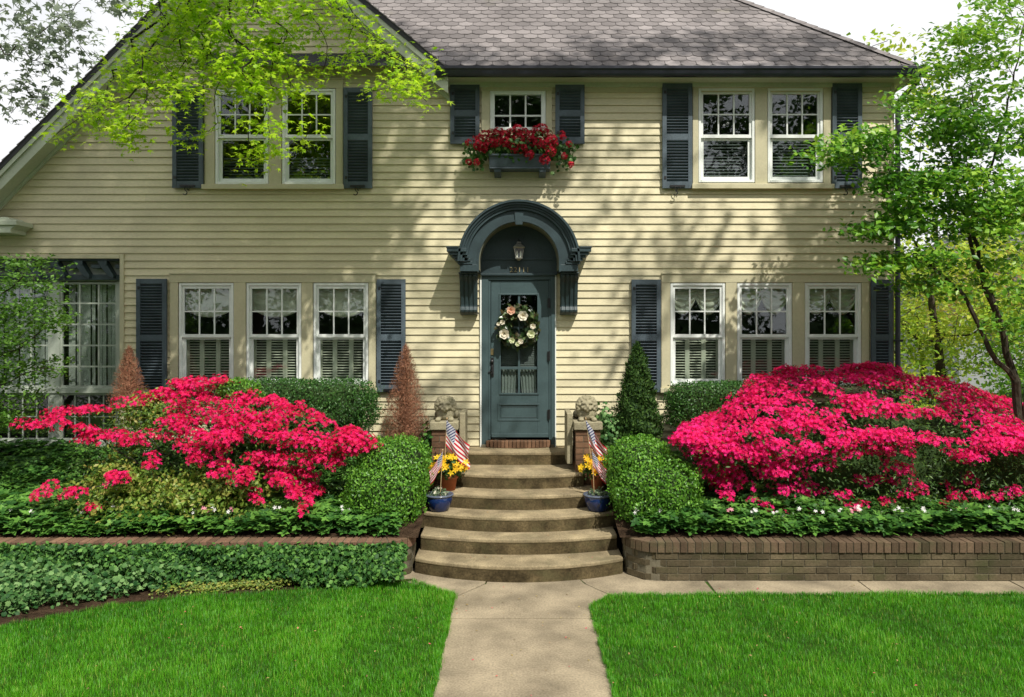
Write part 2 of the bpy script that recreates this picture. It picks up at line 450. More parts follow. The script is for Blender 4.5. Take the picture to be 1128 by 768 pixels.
# interior rooms
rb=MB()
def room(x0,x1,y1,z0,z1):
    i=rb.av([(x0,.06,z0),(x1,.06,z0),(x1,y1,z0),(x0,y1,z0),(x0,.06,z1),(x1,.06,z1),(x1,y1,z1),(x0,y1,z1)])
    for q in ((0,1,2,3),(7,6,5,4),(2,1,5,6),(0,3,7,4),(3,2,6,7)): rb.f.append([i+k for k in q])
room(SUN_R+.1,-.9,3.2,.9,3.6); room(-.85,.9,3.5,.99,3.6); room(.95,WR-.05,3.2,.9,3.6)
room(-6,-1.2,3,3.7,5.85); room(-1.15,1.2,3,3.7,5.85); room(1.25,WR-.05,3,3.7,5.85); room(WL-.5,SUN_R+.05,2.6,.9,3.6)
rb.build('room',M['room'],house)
# foundation
fb=MB(); fb.box(WL,WR-.01,.005,.3,-.2,.32); fb.build('foundation',M['stone'],house)
# corner board and water table
cb=MB(); cb.box(WR-.005,WR+.045,-.035,.10,.3,5.86); cb.build('corner_board',M['trim'],house,bevel=.004)
cb=MB(); cb.box(SUN_R-.0,SUN_R+.055,-.030,.5,.9,SUN_T+.01); cb.build('corner_board',M['trim'],house,bevel=.004)
cb=MB(); cb.box(WL-.2,SUN_R-.002,-.032,.62,SUN_T-.05,SUN_T); cb.build('band_board',M['trim'],house,bevel=.004)
cb=MB(); cb.box(GP[0]+(GP[1]-6.0)/GR+.0,WR-.006,-.028,.0,5.74,5.85); cb.build('frieze_board',M['trim'],house,bevel=.004)

# ---- double hung windows
def dh(x0,x1,y0,y1,ym,inner,cols=3,rows=2):
    """pixel rectangle of the white frame; ym = meeting rail. returns the window part"""
    a,b,c,d=X(x0),X(x1),Z(y1),Z(y0); zm=Z(ym)
    f=MB(); t=.034
    f.box(a,a+t,-.030,.05,c,d); f.box(b-t,b,-.030,.05,c,d); f.box(a+t,b-t,-.030,.05,d-t,d); f.box(a+t,b-t,-.036,.05,c,c+t)
    w=f.build('window',M['white'],house,bevel=.004)
    s=.030; A=a+t+.001; B=b-t-.001
    u=MB() # upper sash, outer track
    u.box(A,A+s,-.012,.012,zm,d-t-.001); u.box(B-s,B,-.012,.012,zm,d-t-.001); u.box(A+s,B-s,-.012,.012,d-t-.04,d-t-.001); u.box(A+s,B-s,-.018,.012,zm-.022,zm+.022)
    u.box(A,A+s,-.018,.012,zm-.022,zm); u.box(B-s,B,-.018,.012,zm-.022,zm)
    x_=(B-A-2*s)/cols; z_=(d-t-.04-(zm+.022))/rows
    for i in range(1,cols): u.box(A+s+i*x_-.009,A+s+i*x_+.009,-.008,.004,zm+.022,d-t-.04)
    for i in range(1,rows): u.box(A+s,B-s,-.0065,.0025,zm+.022+i*z_-.009,zm+.022+i*z_+.009)
    u.build('upper_sash',M['white'],w)
    l=MB()
    l.box(A,A+s+.012,.016,.038,c+t,zm-.023); l.box(B-s-.012,B,.016,.038,c+t,zm-.023); l.box(A+s+.012,B-s-.012,.016,.038,c+t,c+t+.05); l.box(A+s+.012,B-s-.012,.016,.038,zm-.05,zm-.023)
    l.build('lower_sash',M['white'],w)
    g=MB(); g.box(A+s-.004,B-s+.004,.005,.008,zm+.018,d-t-.036); g.build('pane',M['glass'],w)
    g=MB(); g.box(A+s+.008,B-s-.008,.026,.029,c+t+.046,zm-.046); g.build('pane',M['glass'],w)
    iz0=c+t+.03; iz1=d-t-.02
    if 'cafe' in inner:
        v=MB(); top=zm-.03; n=4; W=(B-A); pw=W/3.0
        for k in range(4):
            xc=A+pw*k+ (0 if 0<k<3 else (.02 if k==0 else -.02)); v.box(xc-.030,xc+.030,.10,.125,iz0,top)
        z_=iz0+.02
        R=Matrix.Rotation(math.radians(24),4,'X')
        while z_<top-.02:
            for k in range(3):
                v.box(A+pw*k+.03-(A+pw*(k+.5)),A+pw*(k+1)-.03-(A+pw*(k+.5)),-.016,.016,-.002,.002,M=Matrix.Translation((A+pw*(k+.5),.113,z_))@R)
            z_+=.036
        v.build('louvre_screen',M['blind'],w)
    if 'shade' in inner:   # soft roman shade with a curved lower edge
        V=[];Fc=[];nx=24;nz=14;h=.62*(iz1-zm)
        for j in range(nz+1):
            for i in range(nx+1):
                u_=i/nx; v_=j/nz
                zz=iz1-(h-.10*(abs(2*u_-1)**2.2)+.0)*v_ if False else iz1-(h-.11*abs(2*u_-1)**2)*v_
                V.append((A-.0+(B-A)*u_,.085+.014*math.sin(u_*19)*v_+.006*math.sin(v_*17),zz))
        for j in range(nz):
            for i in range(nx):
                q=j*(nx+1)+i; Fc.append((q,q+1,q+nx+2,q+nx+1))
        o=link('shade',mesh_np(V,Fc,smooth=True),M['curtain'],w); m=o.modifiers.new('s','SOLIDIFY'); m.thickness=.004
    if 'swag' in inner:    # two overlapping swags with folds
        V=[];Fc=[];nx=40;nz=30
        for sgn in (-1,1):
            b0=len(V)
            for j in range(nz+1):
                for i in range(nx+1):
                    u_=i/nx; v_=j/nz
                    xc=A+(B-A)*(.5+sgn*.27); hw=(B-A)*.30
                    xx=xc+(2*u_-1)*hw*(1-.06*v_)
                    drop=.10+.25*(1-(2*u_-1)**2)**.8
                    zz=iz1-drop*v_*(iz1-zm)/.62
                    V.append((xx,.085+(.012 if sgn>0 else 0)+.013*math.sin(v_*26),zz))
            for j in range(nz):
                for i in range(nx):
                    q=b0+j*(nx+1)+i; Fc.append((q,q+1,q+nx+2,q+nx+1))
        o=link('swag_curtain',mesh_np(V,Fc,smooth=True),M['curtain'],w); m=o.modifiers.new('s','SOLIDIFY'); m.thickness=.004
    if 'dark' in inner:    # venetian blind behind lower sash
        v=MB(); z_=iz0+.02; top=iz0+inner['dark']*(iz1-iz0)
        R=Matrix.Rotation(math.radians(40),4,'X')
        while z_<top:
            v.box(A+.02-(A+B)/2,B-.02-(A+B)/2,-.02,.02,-.0015,.0015,M=Matrix.Translation(((A+B)/2,.14,z_))@R); z_+=.042
        v.build('blind',M['slat'] ,w)
    return w
M['slat']=surf('grey slat',(.14,.15,.15),rough=.6,var=.1,bump=0)
for px in (198,272.3,346): 
    w=dh(px,px+(60.2 if px<300 else 60),312,424.5,370,{'cafe':1,'shade':1})
    if px<200:     # planter trough inside the first window
        b=MB(); a,bx,zb=X(px+9),X(px+52),Z(424.5)+.10
        b.box(a,bx,.17,.27,zb-.03,zb+.06); b.build('planter',M['hood'],w)
        P=np.stack([rng.uniform(a,bx,500),rng.uniform(.15,.29,500),rng.uniform(zb+.05,zb+.24,500)],1)
        nn=np.tile([0,-.6,.6],(500,1)); indoor=('leaf',P,nn)
        link('planter_leaves',mesh_np(*scatter(LEAF,P,frames(nn,.6),.06)[:2]),leafmat('indoor plant',[(.02,.08,.02),(.04,.16,.05)]),w)
for px in (738,811.5,886): dh(px,px+(60 if px<880 else 61.5),312,424.5,370,{'cafe':1,'swag':1})
dh(238,296.5,98.5,203.5,150.5,{'dark':.3}); dh(311.5,370,98.5,203.5,150.5,{'dark':.3})
dh(769,830.5,98,201.5,150.5,{'dark':.5}); dh(845,905.5,98,201.5,150.5,{'dark':.55})
# small casement over the door
def casement():
    a,b,c,d=X(540),X(601),Z(144),Z(100); f=MB(); t=.06
    f.box(a,a+t,-.03,.04,c,d); f.box(b-t,b,-.03,.04,c,d); f.box(a+t,b-t,-.03,.04,d-t,d); f.box(a+t,b-t,-.036,.04,c,c+.04)
    w=f.build('window',M['white'],house,bevel=.004)
    s=MB(); A=a+t+.001;B=b-t-.001;Cc=c+.041;Dd=d-t-.001
    for i in (1,2): x=A+(B-A)*i/3; s.box(x-.011,x+.011,-.012,.012,Cc,Dd)
    zz=Cc+(Dd-Cc)*.36; s.box(A,B,-.0105,.0105,zz-.011,zz+.011); s.build('sash_bars',M['white'],w)
    g=MB(); g.box(A,B,.0,.003,Cc,Dd); g.build('pane',M['glass'],w)
casement()
# ---- casings
def casing(x0,x1,y0,y1,posts,sill=True,head=9,side=9):
    """beige surround, posts = list of (x0,x1) between windows"""
    f=MB(); zt=Z(y0); zb=Z(y1)
    f.box(X(x0),X(x1),-.040,.0,zt-.11,zt)
    f.box(X(x0)+.0,X(x1),-.052,-.0,zt,zt+.022)
    for (p,q) in posts: f.box(X(p),X(q),-.037,.0,zb,zt-.11)
    f.box(X(posts[0][1]),X(posts[-1][0]),-.033,.03,zb,zb+.02)
    if sill: f.box(X(x0)-.02,X(x1)+.02,-.095,.0,zb-.062,zb)
    f.build('window_casing',M['trim'],house,bevel=.004)
casing(188,414.5,302.5,427,[(188.3,197.2),(258.6,271.6),(332.8,345.2),(406.6,414.5)])
casing(728,956.5,302.5,427,[(728,737.6),(798.6,811),(872,885.5),(948,956.5)])
casing(226.5,378.5,89,204.5,[(226.5,237.5),(297,310.8),(370.6,378.5)])
casing(762.5,914.5,89,204,[(762.5,768.6),(831,844.4),(906,914.5)])
casing(530,608.5,92,144.5,[(530.5,539.6),(601.4,608)],sill=False)
# ---- shutters
def shutter(x0,x1,y0,y1,mid,dog=True,parent=None):
    a,b,c,d=X(x0),X(x1),Z(y1),Z(y0); zm=Z(mid); s=MB(); y0_,y1_=-.068,-.030
    t=.055
    s.cur=random.random(); s.box(a,a+t,y0_,y1_,c,d); s.box(b-t,b,y0_,y1_,c,d)
    s.box(a+t,b-t,y0_+.003,y1_,d-.06,d); s.box(a+t,b-t,y0_+.003,y1_,c,c+.09); s.box(a+t,b-t,y0_+.003,y1_,zm-.04,zm+.04)
    R=Matrix.Rotation(math.radians(-42),4,'X')
    for lo,hi in ((c+.09,zm-.04),(zm+.04,d-.06)):
        n=int((hi-lo)/.038); st=(hi-lo)/n
        for i in range(n):
            s.cur=random.random()
            s.box(-(b-a)/2+t,(b-a)/2-t,-.024,.024,-.004,.004,M=Matrix.Translation(((a+b)/2,(y0_+y1_)/2+.004,lo+st*(i+.5)))@R)
    s.box(a+.01,b-.01,y1_,y1_+.006,c+.01,d-.01)
    o=s.build('shutter',M['slate'],house)
    for zz in (d-.14,c+.12): h=MB(); h.box(a+.02,a+.05,y0_-.006,y0_,zz,zz+.04); h.build('hinge',M['iron'],o)
    if dog:
        g=MB(); xm=(a+b)/2; zc=c-.03
        P=[(xm+.035*math.cos(t_)*(1 if t_<pi else 1),-.075,zc+.03+.03*math.sin(t_)) for t_ in np.linspace(-.5,3.4,9)]
        P2=[(xm-.03+.028*math.cos(t_),-.075,zc-.035+.028*math.sin(t_)) for t_ in np.linspace(1.4,-2.6,9)]
        g.tube(P+P2,.007,n=5); g.tube([(xm,-.075,zc+.01),(xm,-.01,zc+.01)],.008,n=5); g.box(xm-.10,xm+.10,-.080,-.068,c+.015,c+.04)
        g.build('shutter_dog',M['iron'],o)
    return o
shutter(152.5,185.5,307.5,436,372); shutter(415.8,447.3,308,431.3,371.5)
shutter(695,727,308.3,431.5,371.5); shutter(958,981,308.3,431.5,371.5,dog=False)
shutter(192,225.5,96.5,208,152); shutter(379.5,410.8,98,208.3,152)
shutter(728.8,761.5,93.5,208.3,152); shutter(915,947.3,93.5,208.3,150.5)
shutter(496.3,528.5,95,159.5,126,dog=False); shutter(611.5,643.5,95,159.5,126,dog=False)

# ---- main roof
th=math.atan(PITCH); ct,stt=math.cos(th),math.sin(th); EX=5.20; SL=5.4
def rp(x,s,h=0): return (x, RY+s*ct-h*stt, EAVE_Z+s*stt+h*ct)
rf=MB()
i=rf.av([rp(-4.2,0),rp(EX,0),rp(EX-SL*ct,SL),rp(-4.2,SL), (EX,8.3,EAVE_Z)])
rf.f+=[[i,i+1,i+2,i+3]]
j=rf.av([(EX,RY,EAVE_Z),(EX,8.3,EAVE_Z),(EX-SL*ct,8.3-SL*ct,EAVE_Z+SL*stt),(EX-SL*ct,RY+SL*ct,EAVE_Z+SL*stt)]); rf.f.append([j,j+1,j+2,j+3])
j=rf.av([(-4.2,8.3,EAVE_Z),(EX,8.3,EAVE_Z),(EX-SL*ct,8.3-SL*ct,EAVE_Z+SL*stt),(-4.2,8.3-SL*ct,EAVE_Z+SL*stt)]); rf.f.append([j+3,j+2,j+1,j])
roof=rf.build('roof',M['roofdark'],house)
sh=MB(); row=0; s=-.03; TW=.205; EXS=.150
while s<SL-.1:
    x=-4.2+(TW/2 if row%2 else 0)
    while x<EX-max(0,s)*ct-.02:
        xc=x+TW/2; zc=EAVE_Z+s*stt
        if zc>gable_z(xc)-.55 and True:
            sh.cur=random.random()
            g=.007; hb=.014+random.uniform(0,.003); w0=TW-g
            l=x+g/2; r=l+w0; r2=min(r,EX-max(0,s+.02)*ct)
            q=.040
            P=[(l+.0,s+q),(l+.050,s),(r-.050,s),(r,s+q),(r,s+EXS+.05),(l,s+EXS+.05)]
            P=[(min(a,EX-max(0,b)*ct+.01),b) for a,b in P]
            top=[rp(a,b,hb-(b-s)*.05) for a,b in P]; bot=[rp(a,b,.001) for a,b in P[:4]]
            i=sh.av(top+bot); sh.f.append([i+5,i+4,i+3,i+2,i+1,i][::-1])
            for k in range(3): sh.f.append([i+k,i+6+k,i+7+k,i+k+1])
        x+=TW
    s+=EXS; row+=1
sh.build('shingles',M['shingle'],roof)
hc=MB(); s=0
while s<SL:      # hip caps
    hc.cur=random.random()
    c=Vector(rp(EX-s*ct,s,.02)); d=Vector((-ct,ct,stt)).normalized()
    sd=Vector((1,1,0)).normalized(); up=d.cross(sd)*-1
    if up.z<0: up=-up
    L=.24
    a=c-sd*.09-up*.035; b=c+up*.02; e=c+sd*.09-up*.035
    k=hc.av([a,b,e,a+d*L,b+d*L-up*.012,e+d*L,a-up*.02,b-up*.02,e-up*.02]); hc.f+=[[k,k+1,k+4,k+3],[k+1,k+2,k+5,k+4],[k,k+6,k+7,k+1],[k+1,k+7,k+8,k+2]]
    s+=.155
hc.build('hip_cap',M['shingle'],roof)
# eave: soffit, fascia, gutter
GX0=X(479,9.95)
ev=MB(); ev.box(GX0,EX-.02,-.285,.0,5.855,5.875); ev.box(WR+.045,EX-.02,.0,8.2,5.855,5.875)
ev.box(GX0,EX-.02,-.303,-.286,5.84,5.985); ev.box(EX-.02,EX-.003,-.303,8.3,5.84,5.985)
ev.box(GX0,WR,-.06,-.0,5.80,5.855)
ev.build('eave_soffit',M['rake'],house)
gt=MB()
prof=[(-.305,5.965),(-.305,5.845),(-.37,5.845),(-.385,5.87),(-.40,5.91),(-.415,5.93),(-.415,5.965),(-.405,5.965),(-.395,5.93),(-.37,5.86),(-.315,5.86),(-.315,5.965)]
gt.prism([(a,b) for a,b in prof],GX0-.0,EX+.10,axis='x')
for k in range(9): x=GX0+.4+k*.72; gt.box(x,x+.02,-.41,-.31,5.952,5.966)
gt.box(EX+.094,EX+.104,-.415,-.305,5.845,5.965)
gt2=[(a+.305,b) for a,b in prof]
gt.prism([(EX-(a+.305)+.0,b) for a,b in prof][::-1],-.3,8.2,axis='y')
gut=gt.build('gutter',M['gutter'],house,bevel=.003)
ds=MB(); dx=WR+.085; dy=-.05
ds.tube([(EX+.03,-.34,5.86),(EX+.03,-.33,5.81),(EX-.0,-.26,5.74),(dx+.05,-.12,5.67),(dx,dy,5.58),(dx,dy,4.9),(dx,dy,3.0),(dx,dy,1.0),(dx,dy-.01,.55)],[.034]*9,n=8)
for z_ in (5.2,3.9,2.4,1.2): ds.box(dx-.05,dx+.05,dy-.045,dy+.03,z_,z_+.03)
ds.build('downspout',M['gutter'],house)
# ---- gable roof wing
gr=MB(); T=.075; XL=-9.2
zl=gable_z(XL); XRe=GP[0]+(GP[1]-5.95)/GR
up1=[(XL,zl),(GP[0],GP[1]),(XRe,5.95)]
low=[(XRe,5.95-T),(GP[0],GP[1]-T),(XL,zl-T)]
gr.prism(up1[:2]+[low[1],low[2]],-.335,6,axis='y'); gr.prism([up1[1],up1[2],low[0],low[1]],-.335,6,axis='y')
g1=gr.build('gable_roof',M['roofdark'],house)
# shingle courses on the gable slopes
gs=MB()
for (p,q) in (((GP[0],GP[1]),(XL,zl)),((GP[0],GP[1]),(XRe,5.95))):
    dv=Vector((q[0]-p[0],0,q[1]-p[1])); L=dv.length; dv.normalize(); nv=Vector((-dv.z,0,dv.x)) if dv.x<0 else Vector((-dv.z,0,dv.x))
    if nv.z<0: nv=-nv
    s=0
    while s<L:
        y=-.345
        while y<3.2:
            gs.cur=random.random(); w=.20
            A_=Vector((p[0],0,p[1]))+dv*s; B_=A_+dv*min(.15,L-s)
            k=gs.av([A_+nv*.004+Vector((0,y,0)),B_+nv*.018+Vector((0,y,0)),B_+nv*.018+Vector((0,y+w-.005,0)),A_+nv*.004+Vector((0,y+w-.005,0)),B_+Vector((0,y,0)),B_+Vector((0,y+w-.005,0)),A_+Vector((0,y,0))])
            gs.f+=[[k,k+1,k+2,k+3],[k+1,k+4,k+5,k+2],[k,k+6,k+4,k+1]]
            y+=w
        s+=.14
gs.build('shingles',M['shingle'],g1)
rk=MB()
def board(off0,off1,y0,y1):
    """board parallel to both rakes, vertical offsets below the roof line"""
    for (p,q,sl) in (((XL,zl),(GP[0],GP[1]),0),((GP[0],GP[1]),(XRe,5.95),0)):
        rk.prism([(p[0],p[1]-off0),(q[0],q[1]-off0),(q[0],q[1]-off1),(p[0],p[1]-off1)],y0,y1,axis='y')
board(T+.0,T+.235,-.30,-.275); board(T,T+.075,-.326,-.301); board(T+.19,T+.205,-.274,.0); board(T+.206,T+.27,-.045,-.024)
rk.build('rake_board',M['rake'],house)
# small eave return at the far left
rt=MB(); rt.prism([(X(-60),Z(243)),(X(10,10),Z(243)),(X(20,10),Z(252)),(X(14,10),Z(256)),(X(14,10),Z(260)),(X(-60),Z(260))][::-1],-.34,-.02,axis='y')
rt.box(X(-60),X(22,10),-.37,-.02,Z(252),Z(247)); rt.build('eave_return',M['rake'],house,bevel=.006)

# ---- sun room
SY=.16
sr=MB()
def sx(px): return X(px,D0+SY)
def sz(py): return Z(py,D0+SY)
sr.box(WL-.4,SUN_R+.01,SY-.02,SY+.05,sz(310),SUN_T+.03)           # header
sr.box(sx(56),sx(67),SY-.03,SY+.04,sz(489),sz(310)); sr.box(sx(130),SUN_R,SY-.03,SY+.04,sz(489),sz(310))
sr.box(sx(-60),sx(-52),SY-.03,SY+.04,sz(489),sz(310))
sr.box(WL-.4,SUN_R,SY-.05,SY+.05,sz(433),sz(427)); sr.box(WL-.4,SUN_R,SY-.05,SY+.05,sz(492),sz(485))
sr.box(WL-.4,SUN_R,SY,SY+.2,.3,sz(492))
sr.build('sunroom_frame',M['sunframe'],house,bevel=.004)
def grid(px0,px1,py0,py1,nc,nr,w=.011):
    a,b,c,d=sx(px0),sx(px1),sz(py1),sz(py0); f=MB(); t=.028
    f.box(a,a+t,SY-.015,SY+.02,c,d); f.box(b-t,b,SY-.015,SY+.02,c,d); f.box(a+t,b-t,SY-.015,SY+.02,d-t,d); f.box(a+t,b-t,SY-.015,SY+.02,c,c+t)
    for i in range(1,nc): x=a+(b-a)*i/nc; f.box(x-w,x+w,SY-.008,SY+.008,c+t,d-t)
    for i in range(1,nr): z_=c+(d-c)*i/nr; f.box(a+t,b-t,SY-.0065,SY+.0065,z_-w,z_+w)
    o=f.build('window',M['sunframe'],house)
    g=MB(); g.box(a+t,b-t,SY+.009,SY+.012,c+t,d-t); g.build('pane',M['glass2'],o)
    return o,a,b,c,d
for (p,q) in ((67,130),(-52,56)):
    o,a,b,c,d=grid(p,q,311,427,3 if p>0 else 5,5)
    v=MB(); x=a+.02
    while x<b-.02:   # sheer vertical drapes
        v.box(x,x+.045,.0+SY+.16+.02*math.sin(x*31),SY+.168+.02*math.sin(x*31),c,d-.02); x+=.052 if random.random()<.8 else .11
    v.build('drape',M['drape'] if 'drape' in M else M.setdefault('drape',surf('drape',(.55,.58,.54),rough=.9,var=.2,bump=0)),o)
    grid(p,q,433,485,4 if p>0 else 7,2,.007)
# dark slate trellis brackets under the jettied wall
tr=MB(); tr.box(WL-.3,SUN_R-.03,SY-.09,SY-.025,sz(309),sz(303)); tr.box(WL-.3,SUN_R-.03,.0,SY-.0,SUN_T-.075,SUN_T-.051)
x=SUN_R-.16
while x>WL:
    zt=SUN_T-.076
    tr.prism([(x-.16,zt),(x-.06,zt),(x+.06,zt-.20),(x+.055,zt-.235),(x-.02,zt-.20),(x-.10,zt-.10)][::-1],.0,SY-.03,axis='y')
    tr.box(x-.055,x-.025,-.01,.02,zt-.06,zt+.0)
    tr.prism([(x+.07,zt-.05),(x+.19,zt-.05),(x+.20,zt-.10),(x+.07,zt-.10)][::-1],.03,SY-.03,axis='y')
    x-=.325
tr.build('trellis_bracket',M['hood'],house,bevel=.004)

# ---- door
DZ0=Z(481.5); DZ1=Z(309)
df=MB()
df.box(X(530.7),X(538),-.05,.05,Z(492.5),Z(303)); df.box(X(607),X(611.2),-.05,.05,Z(492.5),Z(303)); df.box(X(538),X(607),-.05,.05,Z(308.5),Z(300))
df.box(X(538),X(540.5),-.035,.05,DZ0-.03,Z(308.5)); df.box(X(604.7),X(607),-.035,.05,DZ0-.03,Z(308.5))
frame=df.build('door_frame',M['door'],house,bevel=.004)
for p_,q_ in ((529,530.6),(611.3,612.5)): ws=MB(); ws.box(X(p_),X(q_),-.045,-.0,Z(492),Z(300)); ws.build('door_casing_edge',M['white'],house)
da,db=X(541),X(604.5); ga,gb,gc,gd=X(551.5),X(592),Z(433),Z(325)
d=MB(); y0,y1=-.024,.02
d.box(da,ga,y0,y1,DZ0,DZ1); d.box(gb,db,y0,y1,DZ0,DZ1); d.box(ga,gb,y0,y1,gd,DZ1)
pa,pb,pc,pd=X(548),X(595),Z(463.5),Z(444.5)
d.box(ga,gb,y0,y1,DZ0,pc); d.box(ga,gb,y0,y1,pd,gc); d.box(ga,gb,y0+.012,y1,pc,pd)
door=d.build('door',M['door'],house,bevel=.003)
# mouldings
mo=MB()
def rim(a,b,c,e,t,ya,yb):
    mo.box(a,a+t,ya,yb,c,e); mo.box(b-t,b,ya,yb,c,e); mo.box(a+t,b-t,ya,yb,e-t,e); mo.box(a+t,b-t,ya,yb,c,c+t)
rim(ga-.02,gb+.02,gc-.02,gd+.02,.022,-.036,-.0245); rim(pa,pb,pc-.0,pd,.018,-.031,-.0245); rim(pa+.045,pb-.045,pc+.045,pd-.045,.006,-.018,-.0122)
mo.box((ga+gb)/2-.014,(ga+gb)/2+.014,-.02,.008,gc,gd); mo.box(ga,gb,-.018,.006,Z(407),Z(404)); mo.box(ga,gb,-.018,.006,Z(362),Z(359.5))
mo.box(da+.006,db-.006,-.034,-.0245,DZ0,DZ0+.05)
mo.build('door_moulding',M['door'],door,bevel=.003)
g=MB(); g.box(ga,gb,-.008,-.005,gc,gd); g.build('pane',M['glass'],door)
cu=MB(); z_=Z(404)
R=Matrix.Rotation(math.radians(55),4,'X')
while z_<Z(345): cu.box(-.24,.24,-.014,.014,-.0015,.0015,M=Matrix.Translation(((ga+gb)/2,.05,z_))@R); z_+=.026
cu.build('door_blind',M['slat'],door)
V=[];Fc=[];nx=40
for sgn in (-1,1):
    b0=len(V)
    for j in range(13):
        for i_ in range(nx+1):
            u_=i_/nx;v_=j/12
            xx=(ga+gb)/2+sgn*(.01+.23*u_)*(1-.0*v_)+sgn*.03*v_*(1-u_)
            V.append((xx,.045+.01*math.sin(u_*32),Z(407)-v_*.32))
    for j in range(12):
        for i_ in range(nx):
            q=b0+j*(nx+1)+i_; Fc.append((q,q+1,q+nx+2,q+nx+1))
link('door_curtain',mesh_np(V,Fc,smooth=True),M['sheer'] if 'sheer' in M else M.setdefault('sheer',surf('sheer',(.20,.22,.21),var=.1,bump=0)),door)
kn=MB(); kx=X(542.2)
kn.box(kx-.022,kx+.022,-.034,-.025,Z(415),Z(394)); kn.lathe([(.004,0),(.022,.006),(.026,.02),(.018,.034),(.004,.04)],n=12,M=Matrix.Translation((kx,-.034,Z(398)))@Matrix.Rotation(pi/2,4,'X'))
kn.tube([(kx,-.035,Z(402)),(kx+.0,-.085,Z(404)),(kx+.01,-.085,Z(411)),(kx,-.035,Z(413))],.009,n=6)
kn.tube([(kx,-.04,Z(408)),(kx-.05,-.06,Z(410))],.008,n=6)
kn.build('door_handle',M['iron'],door)
kp=MB(); kp.box(kx-.02,kx+.02,-.035,-.0345+.008,Z(391),Z(384)); kp.build('lock_plate',M['brass'],door)
for zz in (Z(334),Z(392),Z(456)):
    h=MB(); h.box(X(603),X(605.8),-.045,-.025,zz-.06,zz+.06); h.tube([(X(605),-.05,zz-.065),(X(605),-.05,zz+.065)],.010,n=6); h.build('hinge',M['iron'],door)
si=MB(); n=17; x0,x1=X(535.5),X(606)
for k in range(n):
    si.cur=random.random(); w=(x1-x0)/n; a=x0+k*w; yy=-.17+.10*abs((k+.5)/n*2-1)**3
    si.box(a+.003,a+w-.003,yy,.0,.996,1.083)
sill=si.build('brick_sill',M['brickred'],house,bevel=.004)
s2=MB(); s2.box(x0+.004,x1-.004,-.06,.02,.994,1.078); s2.box(x0-.06,x0-.002,-.10,.0,.994,1.03); s2.box(x1+.002,x1+.05,-.10,.0,.994,1.03); s2.build('mortar_bed',M['mortar'],sill)

# ---- arched hood
HX=X(571.5)
def hz(py,d): return Z(py,d)
dF=9.82; ZC=Z(288,9.85)
def ring(mb,r0,r1,ya,yb,n=48,leg=0,a0=0,a1=pi):
    P=[];Q=[]
    for k in range(n+1):
        a=a0+(a1-a0)*k/n; P.append((HX+r0*math.cos(a),ZC+r0*math.sin(a))); Q.append((HX+r1*math.cos(a),ZC+r1*math.sin(a)))
    if leg:
        P=[(HX+r0,ZC-leg)]+P+[(HX-r0,ZC-leg)]; Q=[(HX+r1,ZC-leg)]+Q+[(HX-r1,ZC-leg)]
    for k in range(len(P)-1):
        i=mb.av([(P[k][0],ya,P[k][1]),(Q[k][0],ya,Q[k][1]),(Q[k+1][0],ya,Q[k+1][1]),(P[k+1][0],ya,P[k+1][1]),
                 (P[k][0],yb,P[k][1]),(Q[k][0],yb,Q[k][1]),(Q[k+1][0],yb,Q[k+1][1]),(P[k+1][0],yb,P[k+1][1])])
        mb.f+=[[i,i+3,i+2,i+1],[i+1,i+2,i+6,i+5],[i,i+4,i+7,i+3],[i+4,i+5,i+6,i+7]]
    i=mb.av([(P[0][0],ya,P[0][1]),(Q[0][0],ya,Q[0][1]),(Q[0][0],yb,Q[0][1]),(P[0][0],yb,P[0][1])]); mb.f.append([i,i+1,i+2,i+3])
    i=mb.av([(P[-1][0],ya,P[-1][1]),(Q[-1][0],ya,Q[-1][1]),(Q[-1][0],yb,Q[-1][1]),(P[-1][0],yb,P[-1][1])]); mb.f.append([i+3,i+2,i+1,i])
k=9.83/F; LEG=ZC-Z(299,9.83)
hd=MB()
ring(hd,44.5*k,57*k,-.42,.0,leg=LEG)
hood=hd.build('door_hood',M['hood'],house)
hm=MB()
ring(hm,57.1*k,60*k,-.455,.0); ring(hm,60.1*k,62.3*k,-.475,.0); ring(hm,62.4*k,65*k,-.50,.0); ring(hm,65.1*k,67.4*k,-.525,.0)
ring(hm,44.4*k,46.2*k,-.431,-.4205,leg=LEG)
hm.build('arch_moulding',M['hood'],hood)
M['inner']=surf('barrel paint',(.16,.165,.12),rough=.6,var=.2)
bi=MB(); ring(bi,43.6*k,44.3*k,-.40,-.0,leg=LEG-.02); bi.build('barrel_lining',M['inner'],hood)
for sg in (-1,1):
    he=MB()
    def hx(px): return HX+sg*(571.5-px)*k
    L=[(492.3,514,-.525,Z(273.5,9.8),Z(277.5,9.8)),(494.8,515,-.50,Z(277.7,9.8),Z(281,9.8)),(498,516,-.475,Z(281.2,9.8),Z(284,9.8)),(501,518,-.455,Z(284.2,9.82),Z(287.4,9.82)),
       (504,520,-.44,Z(287.6,9.85),Z(291,9.85)),(506,526.7,-.43,Z(291.2,9.85),Z(298.8,9.85))]
    for (p,q,y,zt,zb) in L:
        a,b=hx(p),hx(q); he.box(a,b,y,-.0,zb,zt)
    # roof cap over return
    a,b=hx(491.5),hx(505); he.box(a,b,-.535,-.0,Z(273.3,9.8),Z(271.8,9.8))
    he.build('cornice_return',M['hood'],hood,bevel=.004)
# tympanum
ty=MB(); n=40; P=[(HX+44*k*math.cos(pi*i/n),ZC+44*k*math.sin(pi*i/n)) for i in range(n+1)]+[(HX-44*k,Z(303)),(HX+44*k,Z(303))]
ty.prism(P[::-1],-.06,-.024,axis='y')
ty.box(HX-43.5*k,HX+43.5*k,-.075,-.061,Z(287),Z(285)); ty.box(HX-43.5*k,HX+43.5*k,-.085,-.061,Z(304),Z(301.5)); ty.build('tympanum',M['hood'],hood,bevel=.003)
